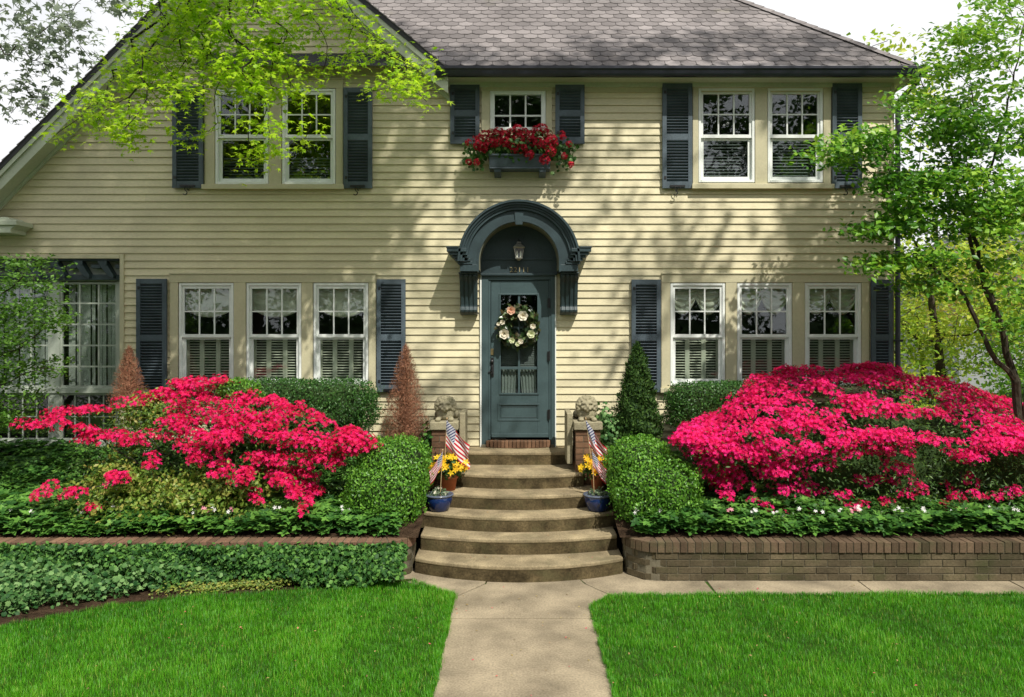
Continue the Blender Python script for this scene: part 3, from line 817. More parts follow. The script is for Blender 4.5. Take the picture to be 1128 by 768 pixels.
# keystone shade
ks=MB(); ks.prism([(HX-.045,ZC+44*k-.04),(HX+.045,ZC+44*k-.04),(HX+.06,ZC+55*k),(HX-.06,ZC+55*k)],-.437,-.421,axis='y')
ks.build('keystone',M['hood'],hood,bevel=.004)
# scroll brackets
for sg in (-1,1):
    xc=HX+sg*(571.5-515.5)*(10.0/F); w=.112
    zt=Z(299.2,9.85); zb=Z(347,10.1); H=zt-zb
    prof=[]
    for t in np.linspace(0,1,26):
        # depth in front of the wall from top to bottom : bulge, throat, small scroll
        dpt=.34-.20*t**.75+ .035*math.exp(-((t-.10)/.07)**2)+.045*math.exp(-((t-.90)/.07)**2)-(.06*max(0,(t-.96)/.04))
        prof.append((-dpt,zt-H*t))
    def slab(x0,x1,dd,mb):
        P=[(y+dd,z_) for y,z_ in prof]+[(-.0,zb),(-.0,zt)]
        mb.prism(P,x0,x1,axis='x')
    b=MB(); slab(xc-w,xc+w,.016,b)
    br=b.build('bracket',M['hood'],house)
    r=MB()
    for q in range(4):
        cx=xc-w+.028+q*(2*w-.056)/3
        slab(cx-.019,cx+.019,0,r)
    r.box(xc-w-.008,xc+w+.008,-.375,0,zt-.022,zt-.002)
    r.build('flute',M['hood'],br,bevel=.006)
# numerals
def text(s,size,loc,mat,parent,name):
    cu=bpy.data.curves.new(name,'FONT'); cu.body=s; cu.size=size; cu.extrude=.003; cu.align_x='CENTER'; cu.space_character=1.15
    o=bpy.data.objects.new('t',cu); COL.objects.link(o); bpy.context.view_layer.update()
    me=bpy.data.meshes.new_from_object(o); bpy.data.objects.remove(o)
    me.transform(Matrix.Translation(loc)@Matrix.Rotation(pi/2,4,'X'))
    return link(name,me,mat,parent)
text('22111',.095,(HX+.01,-.068,Z(300.2)),M['numeral'],house,'house_number')

# ---- things fixed to or hanging on the house
ln=empty('wall_lantern',(HX,-.13,Z(284)),'small black and pewter lantern with two candle tubes under the arched door hood','lantern')
lz=Z(284,10.17); lk=.0121
b=MB(); b.box(HX-.035,HX+.035,-.075,-.061,lz-.02,lz+.10); b.tube([(HX,-.07,lz+.19),(HX,-.11,lz+.235),(HX,-.15,lz+.21)],.008,n=6)
b.tube([(HX,-.07,lz+.05),(HX,-.07,lz+.19)],.01,n=6); b.build('wall_plate',M['iron'],ln)
b=MB(); Rz=Matrix.Rotation(pi/4,4,'Z')
def frus(mb,r0,r1,z0,z1): mb.lathe([(r0,z0),(r1,z1)],n=4,M=Matrix.Translation((HX,-.15,0))@Rz)
frus(b,.105,.04,lz+.135,lz+.185); frus(b,.045,.03,lz+.19,lz+.21); frus(b,.095,.108,lz+.12,lz+.133); b.build('lantern_roof',M['pewter'] if 'pewter' in M else M.setdefault('pewter',surf('pewter',(.25,.25,.22),rough=.45,metal=.6)),ln)
b=MB()
for a in range(4):
    an=pi/4+a*pi/2; c,s_=math.cos(an),math.sin(an)
    b.tube([(HX+.058*c,-.15+.058*s_,lz-.005),(HX+.088*c,-.15+.088*s_,lz+.12)],.006,n=4)
frus(b,.066,.066,lz-.015,lz+.0); frus(b,.02,.05,lz-.04,lz-.016); b.build('lantern_frame',M['pewter'],ln)
for dx_ in (-.024,.024):
    b=MB(); b.lathe([(.010,0),(.010,.075),(.004,.09)],c=(HX+dx_,-.15,lz+.002),n=8); b.build('candle',M['candle'],ln)
b=MB()
for a in range(4):
    an=a*pi/2; c,s_=math.cos(an),math.sin(an); tx,ty_=-s_,c; r0,r1=.041,.061; w0,w1=.036,.056
    i=b.av([(HX+c*r0-tx*w0,-.15+s_*r0-ty_*w0,lz),(HX+c*r0+tx*w0,-.15+s_*r0+ty_*w0,lz),(HX+c*r1+tx*w1,-.15+s_*r1+ty_*w1,lz+.118),(HX+c*r1-tx*w1,-.15+s_*r1-ty_*w1,lz+.118)]); b.f.append([i,i+1,i+2,i+3])
b.build('lantern_glass',M['glass2'],ln)

# window box
BX=X(572,10.1)
wbx=empty('window_box',(BX,-.15,Z(190,10.1)),'dark slate window box of crimson geraniums below the small upstairs window','window box')
b=MB(); zt,zb=Z(170,10.0),Z(183.5,10.0); a0,a1=X(537,10.0),X(608,10.0)
b.prism([(-.30,zt),(-.255,zb),(-.03,zb),(-.03,zt)],a0+.02,a1-.02,axis='x'); b.box(a0,a1,-.315,-.03,zt-.02,zt+.005); b.box(a0+.02,a1-.02,-.262,-.03,zb-.02,zb)
b.build('trough',M['slate'],wbx,bevel=.006)
for xx in (X(548,10),X(598,10)):
    b=MB(); b.prism([(-.25,zb-.021),(-.24,zb-.06),(-.16,zb-.075),(-.03,zb-.10),(-.03,zb-.021)],xx-.045,xx+.045,axis='x'); b.build('bracket',M['slate'],wbx,bevel=.006)
# wreath
WX,WZ=X(571),Z(360,10.2)
wr=empty('wreath',(WX,-.08,WZ),'round magnolia leaf wreath with cream blossoms hanging on the front door','wreath')
K=900; a=rng.uniform(0,2*pi,K); b_=rng.uniform(0,2*pi,K); R0,r0=.20,.055
P=np.stack([WX+(R0+r0*np.cos(b_))*np.cos(a), -.085-r0*.8*np.sin(b_), WZ+(R0+r0*np.cos(b_))*np.sin(a)],1)
nn=np.stack([np.cos(b_)*np.cos(a),-np.abs(np.sin(b_))-.2,np.cos(b_)*np.sin(a)],1)
tang=np.stack([-np.sin(a),np.zeros(K),np.cos(a)],1)
leafobj('foliage',leafmat('magnolia leaf',[(.008,.018,.006),(.018,.045,.012),(.05,.035,.015),(.05,.11,.03),(.12,.16,.06)],trans=.1,rough=.3,spec=.5),wr,[scatter(LEAF,P,frames(nn,.5,tang+unit(nn)*.6),rng.uniform(.06,.115,K))])
M['petal']=leafmat('cream petal',[(.62,.55,.42),(.78,.74,.62)],trans=.2,rough=.6)
M['petalpink']=leafmat('blush petal',[(.60,.30,.20),(.75,.5,.35)],trans=.2,rough=.6)
M['petalgreen']=leafmat('green cream petal',[(.50,.55,.30),(.7,.72,.5)],trans=.2,rough=.6)
PET=(np.array([(0,0,0),(.4,.35,.10),(.34,.85,.24),(0,1.05,.30),(-.34,.85,.24),(-.4,.35,.10)],float),np.array([(0,1,2),(0,2,3),(0,3,4),(0,4,5)]))
for (px,py,sz_,mt) in ((576,348,.075,'petal'),(555.5,368,.075,'petal'),(585,368,.062,'petalgreen'),(587,359.5,.042,'petal'),(573.5,376,.042,'petal'),(563,342,.065,'petalpink'),(553.5,355,.038,'petal'),(549,357,.028,'petal'),(564,375,.045,'petalgreen'),(570,379,.035,'petalgreen')):
    parts=[]; c=np.array([X(px,10.15),-.17,Z(py,10.15)])
    for ringk,(cnt,sc_,lift) in enumerate(((6,1.,.0),(5,.72,.25),(3,.4,.4))):
        an=rng.uniform(0,6)+np.arange(cnt)*2*pi/cnt
        y=np.stack([np.cos(an),-np.full(cnt,.25+ringk*.45),np.sin(an)],1); y=unit(y); z_=unit(np.stack([-np.cos(an)*.4,-np.ones(cnt),-np.sin(an)*.4],1)); z_=unit(z_-y*np.sum(z_*y,1,keepdims=True))
        Rm=np.stack([np.cross(y,z_),y,z_],2)
        parts.append(scatter(PET,np.tile(c,(cnt,1)),Rm,sz_*sc_))
    leafobj('flower',M[mt],wr,parts)
# ================================================================= GROUND, STEPS, WALLS
CX=.035
def edge(py): # distance along the ground for a picture row
    return F*EYE/(py-360.0)
def gp(px,py,z=0):
    d=F*(EYE-z)/(py-360.0); return (X(px,d), d-D0)
g=MB(); i=g.av([(-300,-300,-.012),(300,-300,-.012),(300,300,-.012),(-300,300,-.012)]); g.f.append([i,i+1,i+2,i+3])
g.build('ground',M['turf'],kind='structure')
# planting bed: soil rising from the brick walls to the house
def bedz(x,y):
    t=min(1,max(0,(y+2.3)/2.1)); return .395+.50*t**1.1
bed=[];bf=[]
for side in (-1,1):
    x0,x1=(-9.5,-1.02) if side<0 else (1.09,12)
    nx,ny=60,16;b0=len(bed)
    for j in range(ny+1):
        for i in range(nx+1):
            x=x0+(x1-x0)*i/nx; y=-2.28+(2.28)*j/ny
            if x>5.0 : yy=-2.28+(6.0)*j/ny
            else: yy=y
            zz=bedz(x,yy) if x<5 else .395+.25*min(1,j/ny)
            bed.append((x,yy,zz+.012*noise.noise((x*3,yy*3,0))))
    for j in range(ny):
        for i in range(nx):
            q=b0+j*(nx+1)+i; bf.append((q,q+1,q+nx+2,q+nx+1))
bo=link('garden_bed',mesh_np(bed,bf,smooth=True),M['soil']); put(bo,kind='structure')
# walk (concrete) with joints
wk=MB(); XLw,XRw=-.585,.70
yb=-9.8
joints=[-3.45,-5.05,-6.6,-8.2,-9.8,-12]
prev=None
wk.cur=.5
for a,b in zip(joints,joints[1:]): 
    wk.cur=random.random(); wk.box(XLw,XRw,b+.006,a-.006,-.08,.0)
wk.cur=.4; wk.prism([(XLw,-3.438),(XRw,-3.438),(.74,-3.05),(.935,-2.89),(.70,-2.53),(.60,-2.20),(-.25,-2.20),(-.30,-2.53),(XLw,-2.92)],-.08,0.,axis='z')
wk.cur=.6; wk.prism([(-.595,-2.905),(-.315,-2.525),(-.265,-2.20),(-1.2,-2.0),(-1.15,-2.45),(-.95,-2.60),(-.70,-2.80)],-.08,.004,axis='z')
wk.cur=.55; wk.prism([(.95,-2.88),(1.2,-2.86),(1.95,-2.85),(1.93,-2.38),(1.2,-2.0),(.615,-2.20),(.715,-2.525)],-.08,-.003,axis='z')
x=1.962
while x<9:
    wk.cur=random.random(); w=1.55; wk.box(x,x+w-.012,-2.85,-2.38,-.08,random.uniform(-.003,.003)); x+=w
o=wk.build('front_walk',M['walk'],kind='structure',bevel=.006); 
# steps
st=empty('front_steps',(CX,-1.2,0),'broad curved concrete steps rising between two brick planter walls to the door','steps')
RS=.1655
spec=[(1.10,-2.20,-2.50),(1.074,-1.92,-2.11),(1.17,-1.52,-1.83),(1.0,-1.28,-1.50),(.80,-.98,-1.14),(.735,-.42,-.46)]
for n_,(w,ys,yf) in enumerate(spec):
    h=(n_+1)*RS; s_=ys-yf; R=(w*w+s_*s_)/(2*s_); cy=yf+R; am=math.asin(w/R)
    arc=[(CX+R*math.sin(a),cy-R*math.cos(a)) for a in np.linspace(-am,am,49)]
    yb_=spec[n_+1][1]+.25 if n_<5 else 0.
    nose=[(x,y) for x,y in arc]
    r_=MB()
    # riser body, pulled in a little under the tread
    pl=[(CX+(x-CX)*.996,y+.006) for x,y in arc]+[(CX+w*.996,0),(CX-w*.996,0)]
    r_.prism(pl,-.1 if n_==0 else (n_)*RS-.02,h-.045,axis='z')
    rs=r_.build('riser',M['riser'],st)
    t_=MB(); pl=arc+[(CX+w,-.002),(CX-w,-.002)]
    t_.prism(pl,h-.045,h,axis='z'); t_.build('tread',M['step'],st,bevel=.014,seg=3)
# brick retaining walls
def wallpath(pts,r=.10,n=8):
    out=[Vector(pts[0]+(0,))]
    for a,b,c in zip(pts,pts[1:],pts[2:]):
        a,b,c=Vector(a+(0,)),Vector(b+(0,)),Vector(c+(0,)); rr=min(r,(a-b).length*.45,(c-b).length*.45)
        p=b+(a-b).normalized()*rr; q=b+(c-b).normalized()*rr
        for k in range(n+1):
            t=k/n; out.append(p*(1-t)**2+b*2*t*(1-t)+q*t*t)
    out.append(Vector(pts[-1]+(0,))); return out
def along(path,s):
    for a,b in zip(path,path[1:]):
        L=(b-a).length
        if s<=L: d=(b-a)/L; return a+d*s,d
        s-=L
    d=(path[-1]-path[-2]).normalized(); return path[-1]+d*s,d
def brickwall(name,pts,inward,label,cm='brickcap'):
    w=empty(name,(pts[-2][0],pts[-2][1],0),label,'brick wall','brick planter walls beside the steps')
    path=wallpath(pts); L=sum((b-a).length for a,b in zip(path,path[1:]))
    def brick(mb,s0,s1,z0,z1,d0,d1):
        P=[]
        k=max(1,int((s1-s0)/.12)); 
        for q in range(k):
            a,da=along(path,s0+(s1-s0)*q/k); b,db=along(path,s0+(s1-s0)*(q+1)/k)
            na=Vector((-da.y,da.x,0))*inward; nb=Vector((-db.y,db.x,0))*inward
            pts_=[a+na*d0,b+nb*d0,b+nb*d1,a+na*d1]
            i=mb.av([(p.x,p.y,z0) for p in pts_]+[(p.x,p.y,z1) for p in pts_])
            for f in ((0,3,2,1),(4,5,6,7),(0,1,5,4),(1,2,6,5),(2,3,7,6),(3,0,4,7)): mb.f.append([i+m for m in f])
    b=MB(); CH=.0715
    for c in range(4):
        s=-(.117 if c%2 else 0)
        while s<L:
            b.cur=random.random(); j=random.uniform(-.003,.003)
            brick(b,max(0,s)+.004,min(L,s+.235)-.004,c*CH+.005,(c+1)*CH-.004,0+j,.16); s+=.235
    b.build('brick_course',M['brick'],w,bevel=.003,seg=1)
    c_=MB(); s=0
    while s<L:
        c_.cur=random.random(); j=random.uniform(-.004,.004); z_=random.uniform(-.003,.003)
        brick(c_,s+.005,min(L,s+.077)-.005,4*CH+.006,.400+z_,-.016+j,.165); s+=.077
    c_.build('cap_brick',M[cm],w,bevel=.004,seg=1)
    m=MB(); s=0
    while s<L: brick(m,s,min(L,s+.12),-.1,.282,.008,.15); brick(m,s,min(L,s+.12),.284,.392,-.005,.155); s+=.12
    m.build('mortar',M['mortar'],w)
    return w,path
XW=.035
rw,rpth=brickwall('planter_wall',[(1.21,-1.52),(1.145,-2.20),(1.34,-2.44),(9,-2.46)],1,'long low brick planter wall right of the steps, its mossy face bare above the concrete strip','brickcapd')
lw,lpth=brickwall('planter_wall',[(-1.14,-1.52),(-1.075,-2.20),(-1.27,-2.43),(-9,-2.45)],-1,'low brick planter wall left of the steps with ivy hiding its face below the cap')

# pedestals + lions
def remesh(o,v=.008):
    m=o.modifiers.new('r','REMESH'); m.mode='VOXEL'; m.voxel_size=v; m.use_smooth_shade=True
    s=o.modifiers.new('s','SMOOTH'); s.iterations=2; s.factor=.5
for sg,lab in ((-1,'left'),(1,'right')):
    # pedestal
    cx=-.875 if sg<0 else .885; y0,y1=-.92,-.42
    pe=empty('brick_pedestal',(cx,-.65,.4),('square brick pedestal with a stone cap left of the door' if sg<0 else 'square brick pedestal with a stone cap right of the door, ivy on its outer side'),'pedestal','brick pedestals beside the door')
    b=MB(); z_=.45;r=0
    while z_<1.28:
        n=2
        off=.0 if r%2 else .1
        xs=[cx-.155]+[x for x in (cx-.155+off+.2*k for k in range(3)) if cx-.14<x<cx+.14]+[cx+.155]
        for a,c in zip(xs,xs[1:]): b.cur=random.random(); b.box(a+.004,c-.004,y0,y1,z_+.004,z_+.069)
        z_+=.074;r+=1
    b.build('brick_shaft',M['brickred'],pe,bevel=.003,seg=1)
    m=MB(); m.box(cx-.15,cx+.15,y0+.008,y1-.008,.3,z_); m.build('mortar',M['mortar'],pe)
    c=MB(); c.box(cx-.175,cx+.175,y0-.03,y1+.03,z_+.001,z_+.10); cp=c.build('stone_cap',M['stone'],pe,bevel=.012,seg=3)
    zc=z_+.10
    s=MB(); s.box(cx-sg*.18,cx-sg*.25,y0+.12,y1+.10,.9,zc+.09); s.build('stone_slab',M['stone'],pe,bevel=.01)
    # lion
    li=empty('lion_statue',(cx,-.65,zc),('weathered stone lion bust with mossy mane on the pedestal left of the door' if sg<0 else 'weathered stone lion bust with mossy mane on the pedestal right of the door'),'lion statue','stone lions flanking the door')
    L=MB(); k=.93
    def e(dx,dy,dz,rx,ry,rz): L.ellipsoid((cx+dx*k,-.70+dy*k,zc+dz*k),(rx*k,ry*k,rz*k),14,10)
    e(0,.10,.07,.13,.20,.085); e(0,-.02,.08,.12,.10,.10)        # body, chest
    for s_ in (-1,1): e(s_*.085,-.13,.025,.038,.085,.028); e(s_*.12,.20,.05,.05,.09,.06); e(s_*.085,-.20,.022,.04,.03,.024)
    e(0,-.04,.19,.105,.085,.095)      # head
    for q in range(15):               # mane locks
        a=-.75+ (pi+1.5)*q/14; e(.118*math.cos(a),-.02,.185+.112*math.sin(a),.036,.06,.036)
        e(.095*math.cos(a),.05,.18+.10*math.sin(a),.045,.06,.045)
        if q%2: e(.10*math.cos(a),-.065,.185+.093*math.sin(a),.022,.03,.022)
    e(0,-.125,.165,.052,.045,.040); e(0,-.13,.135,.036,.035,.02)   # muzzle, jaw
    e(0,-.135,.195,.022,.045,.03); e(0,-.168,.185,.024,.012,.014)   # nose
    for s_ in (-1,1):
        e(s_*.045,-.115,.232,.036,.022,.016); e(s_*.055,-.10,.175,.032,.035,.028); e(s_*.042,-.118,.212,.012,.010,.009); e(s_*.085,-.02,.285,.026,.02,.028); e(s_*.028,-.155,.160,.026,.022,.020)
    body=L.build('lion_body',M['stone'],li); remesh(body,.0065)

# pots
def pot(name,x,y,z,prof,mat,label,cat,group,rimz=None):
    t=empty(name,(x,y,z),label,cat,group)
    b=MB(); b.lathe(prof,c=(x,y,z),n=40); b.build('pot',mat,t,smooth=True)
    return t
TR=[(.0,.0),(.075,.0),(.098,.14),(.112,.142),(.115,.19),(.104,.192),(.098,.16),(.0,.158)]
BR=[(.0,.0),(.10,.0),(.112,.012),(.145,.10),(.158,.175),(.150,.178)]
def discs(P,n,s,tpl,jit=.5): return scatter(tpl,P,frames(n,jit),s)
M['pansy']=leafmat('yellow pansy petal',[(.75,.42,.01),(.85,.60,.02),(.80,.28,.01)],trans=.3,rough=.6)
M['pansyleaf']=leafmat('pansy leaf',[(.02,.06,.012),(.06,.14,.03)],trans=.3)
M['dusty']=leafmat('small pot foliage',[(.05,.10,.04),(.25,.30,.20),(.10,.17,.06)],trans=.3)
z4=4*RS; z3=3*RS
for sg,px in ((-1,494.5),(1,659.5)):
    x=X(px,9.13); y=-1.17 
    side='left' if sg<0 else 'right'
    t=pot('potted_pansy',x,y,z4,TR,M['terra'],('terracotta pot of bright yellow pansies on the left side of the steps' if sg<0 else 'terracotta pot of golden orange pansies on the right side of the steps'),'potted flowers','terracotta pots of pansies')
    P,nn=superpts((x,y,z4+.25),(.19,.17,.15),900,lump=.15,shell=(.5,1.05),zmin=z4+.15)
    leafobj('foliage',M['pansyleaf'],t,[scatter(LEAF,P,frames(nn,.6),rng.uniform(.03,.06,len(P)))])
    P,nn=superpts((x,y-.01,z4+.27),(.205,.18,.15),120,lump=.1,shell=(.9,1.1),zmin=z4+.24)
    leafobj('flowers',M['pansy'],t,[scatter(BLOOM,P,frames(unit(nn+np.array([0,-.8,.2])),.25),rng.uniform(.034,.050,len(P)),rng.random(len(P))*(.55 if sg<0 else 1))])
    x2=X(483.5 if sg<0 else 658.5,8.80); y2=-1.50
    b=pot('potted_plant',x2,y2,z3,BR,M['bluepot'],('round cobalt blue glazed pot with a small flag on the left side of the steps' if sg<0 else 'round cobalt blue glazed pot with a small flag on the right side of the steps'),'potted plant','cobalt blue pots')
    r=MB(); r.lathe([(.150,.170),(.163,.170),(.169,.180),(.166,.192),(.150,.192),(.143,.182)],c=(x2,y2,z3),n=40); r.build('rim',M['potrim'],b,smooth=True)
    s=MB(); s.lathe([(0,.15),(.150,.15),(.149,.165),(0,.168)],c=(x2,y2,z3),n=24); s.build('soil',M['soil'],b)
    P,nn=superpts((x2,y2,z3+.18),(.125,.12,.07),260,lump=.1,shell=(.4,1.05),zmin=z3+.165)
    leafobj('foliage',M['dusty'],b,[scatter(LEAF,P,frames(nn,.6),rng.uniform(.025,.05,len(P)))])
    P,nn=superpts((x2,y2,z3+.20),(.10,.10,.06),9,lump=.1,shell=(.9,1.05),zmin=z3+.2)
    leafobj('flowers',M['petal'] if sg<0 else M['pansyleaf'],b,[scatter(BLOOM,P,frames(nn,.2),.018)])
# flags
m,nt,p,out=new_mat('flag cloth'); L=nt.links
uv=N(nt,'ShaderNodeAttribute',attribute_name='uvw'); sx_=N(nt,'ShaderNodeSeparateXYZ'); L.new(uv.outputs['Vector'],sx_.inputs[0])
def mth(op,a,b=None,c=None):
    n=N(nt,'ShaderNodeMath',operation=op)
    for i,v in enumerate((a,b,c)):
        if v is None: continue
        if isinstance(v,(int,float)): n.inputs[i].default_value=v
        else: L.new(v,n.inputs[i])
    return n.outputs[0]
U,V_=sx_.outputs[0],sx_.outputs[1]     # u along the fly, v from bottom to top
stripe=mth('MODULO',mth('FLOOR',mth('MULTIPLY',mth('SUBTRACT',1.0,V_),13)),2)  # 0 red 1 white
cant=mth('MULTIPLY',mth('LESS_THAN',U,.40),mth('GREATER_THAN',V_,6/13))
cu_=mth('MULTIPLY',U,11/.40/2*1.0); cv_=mth('MULTIPLY',mth('SUBTRACT',V_,6/13),9/(7/13)/2)
def dots(ou,ov):
    a=mth('SUBTRACT',mth('FRACT',mth('ADD',cu_,ou)),.5); b=mth('SUBTRACT',mth('FRACT',mth('ADD',cv_,ov)),.5)
    return mth('LESS_THAN',mth('SQRT',mth('ADD',mth('MULTIPLY',a,a),mth('MULTIPLY',b,b))),.24)
star=mth('MAXIMUM',dots(0,0),dots(.5,.5))
mx1=N(nt,'ShaderNodeMix',data_type='RGBA'); L.new(stripe,mx1.inputs[0]); mx1.inputs[6].default_value=(.50,.012,.03,1); mx1.inputs[7].default_value=(.72,.72,.72,1)
mx2=N(nt,'ShaderNodeMix',data_type='RGBA'); L.new(star,mx2.inputs[0]); mx2.inputs[6].default_value=(.018,.03,.13,1); mx2.inputs[7].default_value=(.75,.75,.78,1)
mx3=N(nt,'ShaderNodeMix',data_type='RGBA'); L.new(cant,mx3.inputs[0]); L.new(mx1.outputs[2],mx3.inputs[6]); L.new(mx2.outputs[2],mx3.inputs[7])
L.new(mx3.outputs[2],p.inputs['Base Color']); p.inputs['Roughness'].default_value=.7
tr_=N(nt,'ShaderNodeBsdfTranslucent'); L.new(mx3.outputs[2],tr_.inputs['Color']); ms_=N(nt,'ShaderNodeMixShader'); ms_.inputs[0].default_value=.25
L.new(p.outputs[0],ms_.inputs[1]); L.new(tr_.outputs[0],ms_.inputs[2]); L.new(ms_.outputs[0],out.inputs['Surface']); M['flag']=m
def flag(base,top,fly,hoist,side,drop,label,group,rp=.005,twist=.02,spread=.5):
    f=empty('small_flag',base,label,'flag',group)
    b=MB(); b.tube([base,top],rp,n=6); b.ellipsoid(top,(rp*2,rp*2,rp*2.4),8,6); b.build('pole',M['wood'],f)
    base,top=Vector(base),Vector(top); pd=(top-base).normalized(); nu,nv=36,30
    V=[];UV=[];Fc=[]
    for j in range(nv+1):
        v=j/nv; p0=top-pd*(.015+hoist*(1-v))
        for i in range(nu+1):
            u=i/nu
            # hangs from the pole: upper corner carries, the rest folds under it
            k=drop-.12*u
            dirx=math.cos(k)*side; dz=-math.sin(k)
            gather=1-spread*u*(1-v)*.9
            q=p0+Vector((dirx*fly*u*gather, 0, dz*fly*u))
            fold=math.sin(u*7+v*5.5)*twist*(.25+u)+math.sin(u*3-v*9)*twist*.4*u
            q.y+=fold-.006; q.x+=fold*.45*side
            V.append(q); UV.append((u,v,0))
    for j in range(nv):
        for i in range(nu):
            a=j*(nu+1)+i; Fc.append((a,a+1,a+nu+2,a+nu+1))
    me=mesh_np([tuple(v) for v in V],Fc,smooth=True,name='cloth'); at=me.attributes.new('uvw','FLOAT_VECTOR','POINT'); at.data.foreach_set('vector',np.array(UV,dtype=np.float32).ravel())
    link('cloth',me,M['flag'],f)
FG='small hand flags in the pots by the steps'
flag((X(489,9.08),-1.21,z4+.15),(X(492.5,9.08),-1.24,Z(461,9.06)),.40,.30,1,.95,'larger striped flag hanging down over the yellow pansies left of the steps',FG,spread=.0,twist=.022)
flag((X(654,9.08),-1.21,z4+.15),(X(645,9.08),-1.25,Z(461,9.05)),.42,.30,1,1.05,'larger striped flag spread wide over the orange pansies right of the steps',FG,spread=-.1,twist=.032)
flag((X(484.5,8.7),-1.56,z3+.17),(X(487.5,8.7),-1.58,Z(496,8.7)),.27,.17,-1,1.08,'tiny striped flag standing in the left blue pot',FG,rp=.004,twist=.012,spread=.2)
flag((X(655,8.7),-1.56,z3+.17),(X(652.5,8.7),-1.58,Z(496,8.7)),.27,.17,1,1.0,'tiny striped flag standing in the right blue pot',FG,rp=.004,twist=.012,spread=.2)
# ================================================================= PLANTS
def W(px,py,d): return np.array([X(px,d),d-D0,Z(py,d)])
M['box']=leafmat('boxwood leaf',[(.045,.14,.015),(.10,.26,.025),(.20,.42,.045)],trans=.3,rough=.4,spec=.4)
M['boxd']=leafmat('dark hedge leaf',[(.018,.065,.015),(.04,.12,.022),(.08,.20,.035)],trans=.25,rough=.4,spec=.4)
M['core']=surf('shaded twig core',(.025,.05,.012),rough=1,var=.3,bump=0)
M['azleaf']=leafmat('azalea leaf',[(.02,.055,.012),(.05,.12,.02),(.10,.19,.03)],trans=.3)
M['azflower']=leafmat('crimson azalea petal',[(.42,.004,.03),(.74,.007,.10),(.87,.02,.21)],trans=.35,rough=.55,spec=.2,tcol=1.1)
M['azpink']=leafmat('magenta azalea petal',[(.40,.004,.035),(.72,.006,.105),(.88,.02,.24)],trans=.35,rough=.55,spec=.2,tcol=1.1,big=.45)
M['newgreen']=leafmat('new azalea leaf',[(.09,.17,.02),(.22,.34,.05),(.36,.32,.08)],trans=.35)
M['pach']=leafmat('pachysandra leaf',[(.02,.075,.015),(.055,.16,.025),(.14,.31,.05)],trans=.25,rough=.5,spec=.25)
M['ivy']=leafmat('ivy leaf',[(.012,.05,.012),(.04,.12,.022),(.13,.28,.055)],trans=.2,rough=.55,spec=.2)
M['bivy']=leafmat('blue green ground cover leaf',[(.02,.075,.02),(.07,.17,.045),(.20,.34,.12)],trans=.25,rough=.55,spec=.2)
M['ygreen']=leafmat('yellow green creeper leaf',[(.08,.14,.03),(.20,.28,.05),(.35,.32,.07)],trans=.3)
M['dead']=leafmat('dead conifer sprig',[(.16,.065,.035),(.30,.14,.08),(.42,.22,.14)],trans=.15,rough=.8,spec=.1)
M['conif']=leafmat('conifer sprig',[(.010,.032,.008),(.03,.075,.012),(.07,.14,.025)],trans=.15,rough=.6,spec=.2)
M['geranium']=leafmat('geranium petal',[(.22,.003,.012),(.42,.008,.03),(.60,.03,.06)],trans=.25,rough=.6,spec=.2)
M['impw']=leafmat('white impatiens petal',[(.75,.72,.72),(.85,.85,.85)],trans=.3)
M['impp']=leafmat('pink impatiens petal',[(.65,.20,.30),(.75,.35,.40)],trans=.3)
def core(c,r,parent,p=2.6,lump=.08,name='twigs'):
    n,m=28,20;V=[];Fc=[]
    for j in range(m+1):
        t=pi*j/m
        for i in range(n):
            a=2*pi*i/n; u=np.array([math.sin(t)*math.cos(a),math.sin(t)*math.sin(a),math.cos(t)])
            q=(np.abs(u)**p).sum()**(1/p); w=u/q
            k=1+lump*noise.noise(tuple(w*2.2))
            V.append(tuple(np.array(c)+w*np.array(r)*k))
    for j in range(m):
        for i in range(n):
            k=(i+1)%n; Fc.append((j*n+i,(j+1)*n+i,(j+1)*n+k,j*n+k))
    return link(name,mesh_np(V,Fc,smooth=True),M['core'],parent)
def bush(name,lumps,n,size,mat,label,cat,group=None,p=3,jit=.6,tpl=LEAF,shell=(.86,1.04),coresc=.84,lump=.07,upb=.8):
    c0=lumps[0][0]; t=empty(name,(c0[0],c0[1],c0[2]-lumps[0][1][2]),label,cat,group)
    parts=[];tot=sum(l[1][0]*l[1][2] for l in lumps)
    for c,r in lumps:
        k=int(n*r[0]*r[2]/tot); P,nn=superpts(c,r,k,p=p,lump=lump,shell=shell)
        P2,n2=superpts(c,r,k//12,p=p,lump=lump*1.6,shell=(1.0,1.09)); P=np.concatenate([P,P2]); nn=np.concatenate([nn,n2])
        keep=np.ones(len(P),bool)
        for c2,r2 in lumps:
            if c2 is c: continue
            keep&=((np.abs((P-np.array(c2))/np.array(r2))**p).sum(1)**(1/p))>.82
        P,nn=P[keep],nn[keep]
        up=unit(nn*.6+np.array([0,0,upb])) if upb else None
        parts.append(scatter(tpl,P,frames(nn,jit,up),rng.uniform(.7,1.25,len(P))*size))
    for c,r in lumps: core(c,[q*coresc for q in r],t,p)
    leafobj('leaves',mat,t,parts); return t
# boxwoods beside the steps
bush('boxwood_shrub',[(W(434,518,8.75),(.40,.42,.36)),(W(424,545,8.55),(.42,.36,.38))],15000,.034,M['box'],'rounded light green boxwood spilling beside the steps, left of the blue pots','shrub','clipped boxwoods beside the steps',p=2.6)
bush('boxwood_shrub',[(W(704,515,8.75),(.36,.44,.33)),(W(722,542,8.5),(.47,.38,.38))],15000,.034,M['box'],'rounded light green boxwood beside the steps, right of the blue pots','shrub','clipped boxwoods beside the steps',p=2.6)
